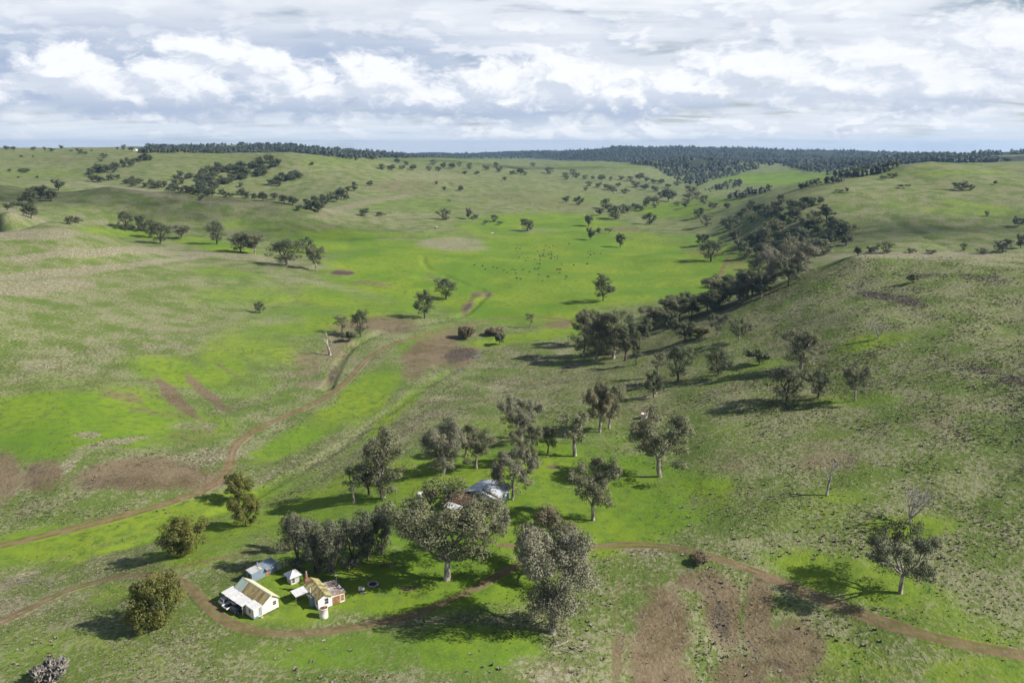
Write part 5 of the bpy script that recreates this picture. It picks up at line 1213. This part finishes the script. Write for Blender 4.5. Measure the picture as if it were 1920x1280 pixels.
for i in range(4):
    a_, b_ = cr[i], cr[(i + 1) % 4]; r_ = MB(); d_ = (0, 0, -.04)
    r_.poly([a_, b_, ap]); r_.poly([tuple(Vector(ap) + Vector(d_)), tuple(Vector(b_) + Vector(d_)), tuple(Vector(a_) + Vector(d_))]); r_.quad(a_, tuple(Vector(a_) + Vector(d_)), tuple(Vector(b_) + Vector(d_)), b_)
    r_.part('roof_panel', M['steel'] if i in (2, 3) else M['zinc'], hD)
    MB().tube([a_, ap], .045, 5).part('hip_cap', M['zinc'], hD)
window(hD, (.55, 0, .35), 'x', .6, 1.0, M['cream'], 'window')
MB().box(.1, 1.15, -.02, -.002, -.05, .26).part('lower_panel', M['butter'], hD)

# ------------------------------------------------------------------ woolshed
ex, ey, ez = site(925, 947.6)
hE = thing('woolshed', 'old woolshed with a silver main roof and a rusted side roof behind the huge gum', 'shed', (ex, ey, ez), math.radians(58.8))
MB().prism([(-1.2, -.3), (7.2, -.3), (7.2, 3.0), (3.0, 4.05), (-1.2, 3.0)], 'x', -1.6, 5.9).part('wall', M['steel'], hE)
MB().box(-1.5, 5.8, -1.225, -1.202, 1.5, 2.9).part('wall_panel', M['silver'], hE)
for i in range(4): window(hE, (-.5 + i * 1.7, -1.226, .5), 'x', .7, 1.6, M['white'], 'window')
sheets(hE, (-2.0, -1.75, 2.95), (6.3, -1.75, 2.95), (-2.0, 3.0, 4.12), 10, lambda i: M['rust'] if i == 1 else M['silver'], seed=13)
sheets(hE, (-2.0, 7.75, 2.95), (6.3, 7.75, 2.95), (-2.0, 3.02, 4.12), 10, M['silver'], seed=14)
MB().prism([(2.85, 4.14), (3.01, 4.24), (3.17, 4.14), (3.01, 4.2)], 'x', -2.02, 6.32).part('ridge_cap', M['silver'], hE)
MB().lathe([(.2, 4.1), (.2, 4.5), (.3, 4.5), (.05, 4.7)], 10, (5.6, 3.0, 0)).part('vent', M['white'], hE)
MB().hexa([(-7.0, 3.2, -.3), (-1.62, 3.2, -.3), (-1.62, 9.6, -.3), (-7.0, 9.6, -.3), (-7.0, 3.2, 2.3), (-1.62, 3.2, 2.6), (-1.62, 9.6, 2.6), (-7.0, 9.6, 2.3)]).part('side_shed', M['zinc'], hE)
sheets(hE, (-7.4, 2.9, 2.36), (-7.4, 10.0, 2.36), (-1.66, 2.9, 2.78), 8, M['rust'], seed=15)
MB().hexa([(-9.5, 4.2, -.3), (-7.05, 4.2, -.3), (-7.05, 8.5, -.3), (-9.5, 8.5, -.3), (-9.5, 4.2, 1.5), (-7.05, 4.2, 2.0), (-7.05, 8.5, 2.0), (-9.5, 8.5, 1.5)]).part('pen_room', M['tan'], hE)
sheets(hE, (-9.8, 4.0, 1.56), (-9.8, 8.7, 1.56), (-7.42, 4.0, 2.05), 5, M['pale'], seed=16)
# tank, sheet stack left of the woolshed
wx_, wy2, wz_ = site(787.5, 936)
t2 = thing('water_tank', 'small white round tank left of the woolshed, behind the huge gum', 'tank', (wx_, wy2, wz_))
MB().lathe([(.95, -.2), (.97, 0), (.97, 1.7), (1.0, 1.72), (1.0, 1.8), (.4, 2.1), (.05, 2.15)], 22).part('body', M['concrete'], t2, True)
MB().lathe([(.01, 2.13), (.22, 2.13), (.22, 2.22), (.01, 2.22)], 12).part('lid', M['zinc'], t2); MB().tube([(0, -.97, .2), (0, -1.12, .2)], .04, 6).part('tap', M['chrome'], t2)
sx_, sy_, sz_ = site(812, 927)
st_ = thing('timber_stack', 'heap of tan boards and rusty sheets beside the small white tank', 'timber pile', (sx_, sy_, sz_), .5)
rr_ = random.Random(4)
for i in range(16):
    o = MB().box(-1.5, 1.5, -.12, .12, 0, .06).part('board', M['tan'] if i % 4 else M['rusty'], st_)
    o.location = (rr_.uniform(-.5, .5), rr_.uniform(-.9, .9), .05 + i * .065); o.rotation_euler = (rr_.uniform(-.06, .06), rr_.uniform(-.08, .08), rr_.uniform(-.5, .5))
# pink tank on the slope
qx, qy, qz = site(1208, 783)
t3 = thing('water_tank', 'round pinkish white stock tank standing alone on the grass slope', 'tank', (qx, qy, qz))
MB().lathe([(1.05, -.3), (1.07, 0), (1.07, 1.35), (1.12, 1.37), (1.12, 1.46), (1.0, 1.46), (1.0, 1.3)], 24).part('body', M['pink'], t3, True)
MB().lathe([(.01, 1.22), (.99, 1.22), (.99, 1.26), (.01, 1.26)], 20).part('water', M['water'], t3); MB().tube([(-1.07, 0, .2), (-1.25, 0, .2)], .05, 6).part('outlet', M['chrome'], t3)
# far white tank and pale farm building
fx, fy, fz = site(818, 428)
t4 = thing('water_tank', 'cream squat tank on the green slope above the straw patch', 'tank', (fx, fy, fz))
MB().lathe([(1.5, -.3), (1.5, 1.6), (1.55, 1.6), (.6, 2.0), (.05, 2.1)], 16).part('body', M['concrete'], t4, True); MB().lathe([(.01, 2.05), (.3, 2.05), (.3, 2.15), (.01, 2.15)], 10).part('lid', M['tan'], t4)
fx, fy, fz = site(923, 437)
t5 = thing('trough', 'small pale concrete trough on the far side of the bright flat', 'trough', (fx, fy, fz), .3)
MB().box(-1.6, 1.6, -.5, .5, -.1, .62).part('body', M['concrete'], t5); MB().box(-1.5, 1.5, -.4, .4, .622, .63).part('water', M['water'], t5)
fx, fy, fz = site(252, 282.5)
hF = thing('farmhouse', 'tiny white farmhouse among trees on the left sky line', 'house', (fx, fy, fz), .2)
MB().prism([(-6, -1), (6, -1), (6, 3), (0, 5.5), (-6, 3)], 'y', -9, 9).part('wall', M['white'], hF)
for s_ in (-1, 1): MB().hexa([(s_ * 6.6, -9.5, 2.85), (0, -9.5, 5.6), (0, 9.5, 5.6), (s_ * 6.6, 9.5, 2.85), (s_ * 6.6, -9.5, 3.05), (0, -9.5, 5.8), (0, 9.5, 5.8), (s_ * 6.6, 9.5, 3.05)]).part('roof', M['zinc'], hF)
for x_ in (-3, 3): window(hF, (x_, -9, .6), 'x', 1.4, 1.6)

# ------------------------------------------------------------------ yard gear
gx0, gy0, gz0 = site(681, 1110)
bbq = thing('drum_barbecue', 'two white drums, one on a dark stand, on the lawn right of the cottage', 'drum', (gx0, gy0, gz0), .6)
MB().box(-.55, .55, -.4, .4, -.05, .06).part('slab', M['ash'], bbq)
for p_ in ((-.3, -.2), (.3, -.2), (.3, .2), (-.3, .2)): MB().box(p_[0] - .03, p_[0] + .03, p_[1] - .03, p_[1] + .03, .06, .62).part('leg', M['rusty'], bbq)
MB().lathe([(.05, .62), (.36, .62), (.36, 1.15), (.05, 1.2)], 16).part('drum', M['white'], bbq, True); MB().lathe([(.05, 0), (.30, 0), (.30, .75), (.05, .8)], 14, (-.35, .85, .2)).part('second_drum', M['white'], bbq, True)
rx, ry_, rz_ = site(699, 1095)
ring = thing('fire_ring', 'ring of pale stones round a dark hearth in the tree shade', 'fire pit', (rx, ry_, rz_))
MB().lathe([(.01, .0), (1.25, -.02), (1.3, .03), (.01, .05)], 18).part('hearth', M['dark'], ring)
r0_ = random.Random(8)
for i in range(14):
    a = i * 2 * math.pi / 14; b_ = MB(); b_.lathe([(.05, -.08), (.2, -.02), (.22, .12), (.12, .24), (.03, .26)], 7)
    o = b_.part('stone', M['ash'], ring); o.location = (1.05 * math.cos(a), 1.05 * math.sin(a), .03); o.scale = (r0_.uniform(.8, 1.3), r0_.uniform(.8, 1.3), r0_.uniform(.7, 1.1)); o.rotation_euler.z = r0_.uniform(0, 6)
mx_, my_, mz_ = site(728, 1061)
pl = thing('harrow', 'rusty old tined farm implement lying in the shade near the feathery trees', 'farm machine', (mx_, my_, mz_), .35)
for y_ in (-.5, .5): MB().box(-1.6, 1.6, y_ - .05, y_ + .05, .42, .52).part('beam', M['rusty'], pl)
for x_ in (-1.5, -.5, .5, 1.5): MB().box(x_ - .04, x_ + .04, -.55, .55, .525, .6).part('cross_bar', M['rusty'], pl)
for i in range(9):
    x_ = -1.5 + i * .375; MB().tube([(x_, -.5, .9), (x_, -.5, .45), (x_ + .1, -.62, .05)], .03, 4).part('tine', M['chrome' if i > 4 else 'rusty'], pl)
    MB().tube([(x_, .5, .85), (x_, .5, .45), (x_ + .1, .38, .05)], .03, 4).part('tine', M['rusty'], pl)
for s_ in (-1, 1):
    o = MB().lathe([(.34, -.04), (.42, -.04), (.42, .04), (.34, .04), (.34, -.04)], 14).part('wheel', M['rusty'], pl); o.location = (s_ * 1.75, 0, .42); o.rotation_euler = (0, math.pi / 2, 0)
# bleached logs and fallen limbs
def fallen(px, py, length, rad, rz, label, seed, forks=2):
    x, y, z = site(px, py); r = random.Random(seed)
    t = thing('fallen_branch', label, 'fallen branch', (x, y, z), rz)
    MB().tube([(-length / 2, 0, rad), (-length * .15, .1 * length * r.uniform(-.5, .5), rad * 1.1), (length * .2, .06 * length * r.uniform(-1, 1), rad * .9 + .05), (length / 2, 0, rad * .7 + .05)], [rad * 1.1, rad, rad * .75, rad * .35], 6).part('limb', M['log'], t)
    for i in range(forks):
        a = -length * .2 + i * length * .3; s_ = r.choice((-1, 1))
        MB().tube([(a, 0, rad), (a + length * .14, s_ * length * .12, rad + .15), (a + length * .24, s_ * length * .2, rad * .8 + .3)], [rad * .55, rad * .4, rad * .15], 5).part('twig', M['log'], t)
    return t
fallen(1058, 1206, 4.6, .11, .45, 'pale straight fallen limb below the tallest gum', 1)
fallen(1082, 1215, 5.2, .10, .05, 'longest bleached fallen limb lying right of the tallest gum trunk', 2, 3)
fallen(1064, 1222, 3.0, .07, -.5, 'short grey fallen limb in the litter below the tallest gum', 3)
fallen(1098, 1212, 2.6, .06, .3, 'thin fallen limb at the right end of the litter', 4)
fallen(1222, 745, 7.0, .22, .4, 'white fallen log beside the narrow dark tree', 5)
fallen(1233, 736, 5.0, .15, 1.1, 'second white log, crossing behind the first one', 6)
fallen(645, 660, 6.0, .24, .3, 'dark fallen trunk across the gully right of the dead tree', 7)
fallen(1075, 1262, 2.2, .05, .1, 'thin dry stick on the straw patch at the bottom', 8)
# water lying in the dam
def pool(px, py, rx_, ry2, rot, seed):
    x, y, z = site(px, py); r = random.Random(seed); n = 26; pts = []
    for i in range(n):
        a = 2 * math.pi * i / n; k = 1 + .22 * math.sin(2 * a + seed) + .12 * math.sin(5 * a + seed * 2)
        u, v = rx_ * k * math.cos(a), ry2 * k * math.sin(a); pts.append((x + u * math.cos(rot) - v * math.sin(rot), y + u * math.sin(rot) + v * math.cos(rot)))
    zz = max(float(height(p[0], p[1])) for p in pts) + .03
    MBx = MB(); MBx.poly([(p[0], p[1], zz) for p in pts]); MBx.poly([(p[0], p[1], zz - .5) for p in reversed(pts)])
    for i in range(n): j = (i + 1) % n; MBx.quad((*pts[i], zz), (*pts[j], zz), (*pts[j], zz - .5), (*pts[i], zz - .5))
    return tag(MBx.part('water', M['water'], None), kind='structure')
pool(895, 668, 2.6, 1.3, .7, 1); pool(863, 692, 1.6, 1.0, .8, 2)

# ------------------------------------------------------------------ cattle
def cow_mesh():
    me = bpy.data.meshes.new('cow'); m = MB()
    prof = [(-1.05, .98, .10, .14), (-.98, 1.02, .26, .30), (-.6, .98, .34, .40), (0, .93, .37, .44), (.45, .96, .33, .42), (.72, 1.06, .22, .32), (.95, 1.22, .14, .22), (1.12, 1.28, .13, .17), (1.32, 1.16, .10, .12), (1.48, 1.05, .07, .08)]
    k = 8
    for x_, z_, hw, hh in prof:
        for i in range(k): a = 2 * math.pi * i / k; m.v.append((x_, hw * math.cos(a), z_ + hh * math.sin(a)))
    for s_ in range(len(prof) - 1):
        for i in range(k): a, b = s_ * k + i, s_ * k + (i + 1) % k; m.f.append((a, b, b + k, a + k))
    m.f.append(tuple(reversed(range(k)))); e = (len(prof) - 1) * k; m.f.append(tuple(range(e, e + k)))
    for s_ in (-1, 1):
        m.tube([(.55, s_ * .2, .85), (.58, s_ * .2, .45), (.55, s_ * .2, .0)], [.13, .07, .06], 6)
        m.tube([(-.8, s_ * .2, .95), (-.70, s_ * .22, .58), (-.86, s_ * .2, .38), (-.82, s_ * .2, .0)], [.18, .10, .065, .06], 6)
        m.tube([(1.12, s_ * .12, 1.38), (1.10, s_ * .3, 1.40)], [.06, .02], 4)
    m.tube([(-1.03, 0, 1.15), (-1.14, 0, .9), (-1.13, 0, .5)], [.04, .025, .05], 4)
    return m.mesh('cow', M['cow'], True)
COW = cow_mesh()
cow_px = [(968, 467), (975, 467), (1002, 466), (1008, 472), (1020, 470), (1024, 461), (1030, 465), (1037, 462), (1043, 464), (1067, 458), (1019, 477), (1020, 480), (1033, 474), (1035, 475), (1029, 478), (1034, 479), (1012, 480), (1013, 483), (1022, 483), (1018, 481), (1035, 483), (1040, 483), (1045, 481), (1033, 486), (1045, 486), (990, 484), (986, 490), (1013, 488), (1003, 487), (973, 484), (1007, 495), (1012, 496), (1003, 505), (1008, 505), (1011, 503), (981, 507), (961, 505), (966, 507), (993, 511), (967, 514), (1010, 516), (1027, 520), (1029, 520), (1053, 497), (1076, 498), (1101, 496), (1045, 506), (1049, 506), (1051, 506), (1050, 513), (969, 523), (976, 524), (1062, 520), (1060, 524), (1018, 527), (1122, 515), (1125, 516), (1103, 474), (1108, 471), (1114, 476), (1126, 477), (1107, 479), (1103, 484), (925, 502), (932, 504), (945, 508), (905, 500), (910, 506), (890, 498), (951, 512)]
for i, (a, b) in enumerate(cow_px):
    x, y, z = site(a, b)
    o = link('cow', COW, None, (x, y, z), trng.uniform(0, 6.28)); s_ = trng.uniform(.75, .92); o.scale = (s_, s_, s_)
    tag(o, 'black cow of the herd grazing spread over the bright green flat', 'cow', 'cattle grazing on the bright flat')
# ------------------------------------------------------------------ tussock grass, scrub and stones on the near ground
def tuft_material():
    m, x, b = new_mat('tussock')
    at = x.node('ShaderNodeAttribute', attribute_name='tone')
    m.node_tree.links.new(at.outputs['Color'], b.inputs['Base Color']); b.inputs['Roughness'].default_value = .9
    ge = x.node('ShaderNodeNewGeometry'); nm = x.node('ShaderNodeVectorMath', operation='NORMALIZE'); x.put(nm.inputs[0], x.vadd(x.vscale(ge.outputs['Normal'], .35), x.xyz(0, 0, 1.0))); m.node_tree.links.new(nm.outputs[0], b.inputs['Normal'])
    b.inputs['Specular IOR Level'].default_value = .1
    return m
TUFT = tuft_material()
def tufts(name, label, x, y, size, tall, tone, seed, blades=9):
    """clumps of leaning blades, one object"""
    rng = np.random.default_rng(seed); n = len(x); z = height(x, y)
    a = rng.uniform(0, 6.28, (n, blades)); rad = rng.uniform(.25, 1.0, (n, blades)) * size[:, None] * .5
    tip = np.stack([x[:, None] + np.cos(a) * rad * 1.15, y[:, None] + np.sin(a) * rad * 1.15, z[:, None] + tall[:, None] * rng.uniform(.55, 1.1, (n, blades)) * (1.15 - .55 * rad / (size[:, None] * .5))], -1)
    w_ = size[:, None] * rng.uniform(.16, .28, (n, blades)); ca, sa = np.cos(a), np.sin(a)
    bx0 = x[:, None] + ca * rad * .35; by0 = y[:, None] + sa * rad * .35; zz = z[:, None] - .05 + 0 * rad
    l = np.stack([bx0 - sa * w_, by0 + ca * w_, zz], -1); r = np.stack([bx0 + sa * w_, by0 - ca * w_, zz], -1)
    V = np.stack([l, r, tip], 2).reshape(-1, 3)
    me = fast_mesh(name, V, np.arange(n * blades * 3).reshape(-1, 3), [TUFT])
    t = np.repeat(tone, blades * 3, 0) * rng.uniform(.8, 1.2, (n * blades, 1)).repeat(3, 0)
    set_color(me, 'tone', np.concatenate([t, np.ones((len(t), 1))], 1))
    return tag(link(name, me), label, 'grass', None, 'stuff')
rng = np.random.default_rng(77)
N = 520000
rr = np.sqrt(rng.uniform(78.0 ** 2, 400.0 ** 2, N)); aa = rng.uniform(-.63, .63, N)
tx_, ty_ = rr * np.sin(aa), rr * np.cos(aa); tz_ = height(tx_, ty_)
lu, so, sw, mu_ = cover(tx_, ty_, tz_)
dtr = np.full(N, 1e9)
for k, l in TRACK_LINES.items(): dtr = np.minimum(dtr, dist_to(l, tx_, ty_, 8) - TRACK_W[k])
patch = fbm(tx_ / 9, ty_ / 9, 91, 3); patch2 = fbm(tx_ / 30, ty_ / 30, 95, 3)
dens = np.clip(.34 + .55 * patch + .35 * patch2, 0, 1) * (1 - .93 * np.clip(lu * 1.15 + .2 * patch2, 0, 1)) * (1 - .8 * np.clip(so * 1.2, 0, 1)) + .35 * np.clip(sw, 0, 1) * (patch > -.15)
dens *= np.clip(1.25 - rr / 420, .25, 1) * (dtr > .6) * sstep(np.hypot((tx_ - YARD[0]) / 1.2, ty_ - YARD[1] + 3), 10, 19)
keep = rng.uniform(0, 1, N) < dens * .80
tx_, ty_, rr, lu, so, sw, patch, patch2 = [v[keep] for v in (tx_, ty_, rr, lu, so, sw, patch, patch2)]
n = len(tx_)
mixv = np.clip(.42 + .5 * patch2 + .35 * sw + rng.normal(size=n) * .28, 0, 1)[:, None]
pal = np.array([.125, .150, .050]) * (1 - mixv) + np.array([.270, .255, .165]) * mixv
brown = (rng.uniform(0, 1, n) < .12)[:, None]; pal = np.where(brown, np.array([.20, .160, .115]), pal)
pal = pal * rng.uniform(.75, 1.2, (n, 1))
size = rng.uniform(.35, .8, n) * (1 + .25 * (rr > 220)); tall = size * rng.uniform(.24, .42, n)
tufts('tussock_grass', 'grey-green and straw coloured tussocks over the near pastures', tx_, ty_, size, tall, pal, 3, 6)
# bigger scrubby clumps in patches
PATCH = [(55, 1215, 55, 50, 46), (1100, 1110, 60, 30, 26), (1100, 1200, 50, 60, 46), (1130, 1050, 40, 16, 14), (1650, 1010, 110, 40, 50), (1480, 930, 150, 60, 70), (1300, 940, 60, 40, 24), (1420, 1030, 140, 40, 60), (1750, 870, 150, 80, 70), (1600, 1190, 110, 25, 28), (1730, 1060, 60, 30, 20), (560, 1215, 120, 26, 26), (300, 1090, 70, 14, 14), (240, 960, 120, 12, 22), (680, 900, 60, 26, 16), (1220, 860, 60, 40, 22), (980, 720, 90, 30, 34), (870, 790, 90, 22, 26), (1700, 570, 110, 22, 40), (1600, 540, 60, 14, 20), (1840, 520, 70, 10, 26), (1860, 700, 70, 20, 26), (1700, 690, 90, 40, 30), (1550, 650, 90, 50, 40), (150, 905, 90, 30, 30), (480, 1260, 200, 24, 26), (900, 1250, 90, 20, 18), (1330, 1145, 26, 60, 34), (1380, 1240, 60, 30, 26)]
qx_, qy_ = [], []
for cx0, cy0, rx0, ry0, m_ in PATCH:
    m_ = int(m_ * .38)
    qx_.append(cx0 + rng.normal(size=m_) * rx0 * .6); qy_.append(np.clip(cy0 + rng.normal(size=m_) * ry0 * .6, 470, 1285))
X, Y, Zz = ground_at(np.concatenate(qx_), np.concatenate(qy_))
d_ = np.full(len(X), 1e9)
for k, l in TRACK_LINES.items(): d_ = np.minimum(d_, dist_to(l, X, Y, 8) - TRACK_W[k])
ok = (d_ > .8) & (np.hypot(X, Y) < 520); X, Y = X[ok], Y[ok]; n = len(X)
mixv = rng.uniform(0, 1, (n, 1)); pal = np.array([.215, .215, .135]) * (1 - mixv) + np.array([.340, .300, .245]) * mixv
tufts('low_scrub', 'low grey-brown scrub clumps dotted over the pastures', X, Y, rng.uniform(.7, 1.3, n), rng.uniform(.26, .48, n), pal, 4, 13)
# stones
STONES = [(1655, 556, 46, 9, 60), (1700, 568, 46, 10, 50), (1850, 524, 70, 8, 60), (1745, 516, 36, 6, 26), (1835, 695, 50, 9, 34), (1895, 716, 40, 9, 30), (1345, 1165, 22, 55, 90), (1480, 1240, 70, 40, 70), (1400, 1215, 40, 50, 50), (1240, 1190, 70, 80, 70), (45, 1092, 60, 8, 60), (1380, 1180, 70, 80, 60), (870, 660, 40, 14, 24), (645, 640, 16, 20, 20), (1720, 485, 150, 4, 30), (1560, 545, 60, 12, 30)]
qx_, qy_ = [], []
for cx0, cy0, rx0, ry0, m_ in STONES:
    qx_.append(cx0 + rng.normal(size=m_) * rx0 * .6); qy_.append(np.minimum(cy0 + rng.normal(size=m_) * ry0 * .6, 1285))
X, Y, Zz = ground_at(np.concatenate(qx_), np.concatenate(qy_))
n = len(X); s_ = rng.uniform(.10, .34, n) * np.clip(np.hypot(X, Y) / 180, .6, 1.8)
ico = bmesh.new(); bmesh.ops.create_icosphere(ico, subdivisions=1, radius=1.0); iv = np.array([v.co for v in ico.verts]); jf = np.array([[v.index for v in f.verts] for f in ico.faces]); ico.free()
V = iv[None] * rng.uniform(.6, 1.2, (n, len(iv), 1)) * s_[:, None, None] * np.array([1.1, .9, .62]) + np.stack([X, Y, Zz + s_ * .15], 1)[:, None, :]
F = jf[None] + (np.arange(n) * len(iv))[:, None, None]
tag(link('loose_stones', fast_mesh('loose_stones', V.reshape(-1, 3), F.reshape(-1, 3), [M['stone']])), 'grey loose stones and outcrops on hillside and washed soil', 'stones', None, 'stuff')

# ------------------------------------------------------------------ clouds above the right of the picture that shade the left knolls and the middle distance
cm = bpy.data.materials.new('cloud_vapour'); cm.use_nodes = True; cm.node_tree.nodes.clear(); cx = NX(cm.node_tree)
_o = cx.node('ShaderNodeOutputMaterial'); _d = cx.node('ShaderNodeBsdfDiffuse'); _d.inputs[0].default_value = (.85, .86, .88, 1); _t = cx.node('ShaderNodeBsdfTransparent'); _mm = cx.node('ShaderNodeMixShader')
_g = cx.node('ShaderNodeNewGeometry'); cx.put(_mm.inputs[0], cx.ss(cx.noise(_g.outputs['Position'], .012, 4), .36, .62, .02, .13))
cm.node_tree.links.new(_t.outputs[0], _mm.inputs[1]); cm.node_tree.links.new(_d.outputs[0], _mm.inputs[2]); cm.node_tree.links.new(_mm.outputs[0], _o.inputs[0])
def cloud(px, py, rx, ry, seed, alt=700.0):
    gx0_, gy0_, gz0_ = [float(v[0]) for v in ground_at([px], [py])]
    k = (alt - gz0_) / sun_vec.z; cx0, cy0 = gx0_ + sun_vec.x * k, gy0_ + sun_vec.y * k
    r = np.random.default_rng(seed); b = bmesh.new(); Vs, Fs, n0 = [], [], 0
    bmesh.ops.create_icosphere(b, subdivisions=4, radius=1.0); V0 = np.array([v.co for v in b.verts]); F0 = np.array([[v.index for v in f.verts] for f in b.faces]); b.free()
    for i in range(7):
        a = r.uniform(0, 6.28); q = math.sqrt(r.uniform(0, 1)) * .75; s = r.uniform(.38, .62)
        V = V0 * (1 + .22 * fbm(V0[:, 0] * 2 + i * 9 + V0[:, 2], V0[:, 1] * 2 + V0[:, 2] * 1.3, seed + i, 3))[:, None]
        V = V * np.array([rx * s, ry * s, 70 * s + 20]); V[:, 2] = np.maximum(V[:, 2], -18)
        Vs.append(V + np.array([cx0 + math.cos(a) * q * rx, cy0 + math.sin(a) * q * ry, alt])); Fs.append(F0 + n0); n0 += len(V0)
    tag(link('cloud', fast_mesh('cloud', np.concatenate(Vs), np.concatenate(Fs), [cm], smooth=True)), kind='structure')
cloud(330, 385, 230, 100, 1); cloud(60, 370, 230, 120, 2); cloud(930, 312, 420, 120, 3); cloud(1800, 436, 130, 60, 4)

# ------------------------------------------------------------------ air
hz = bpy.data.materials.new('air'); hz.use_nodes = True; hz.node_tree.nodes.clear()
_x = NX(hz.node_tree); _o = _x.node('ShaderNodeOutputMaterial'); _v = _x.node('ShaderNodeVolumePrincipled')
_v.inputs['Color'].default_value = (.36, .62, 1.0, 1); _v.inputs['Density'].default_value = 0.00006; _v.inputs['Anisotropy'].default_value = .3
hz.node_tree.links.new(_v.outputs[0], _o.inputs['Volume'])
zb = float(gz.min()) - 1.0
tag(MB().box(-8000, 8000, -60, 9000, zb, 122.0).part('haze', hz, None), 'pale blue haze thickening with distance over the valley', 'haze', None, 'stuff')
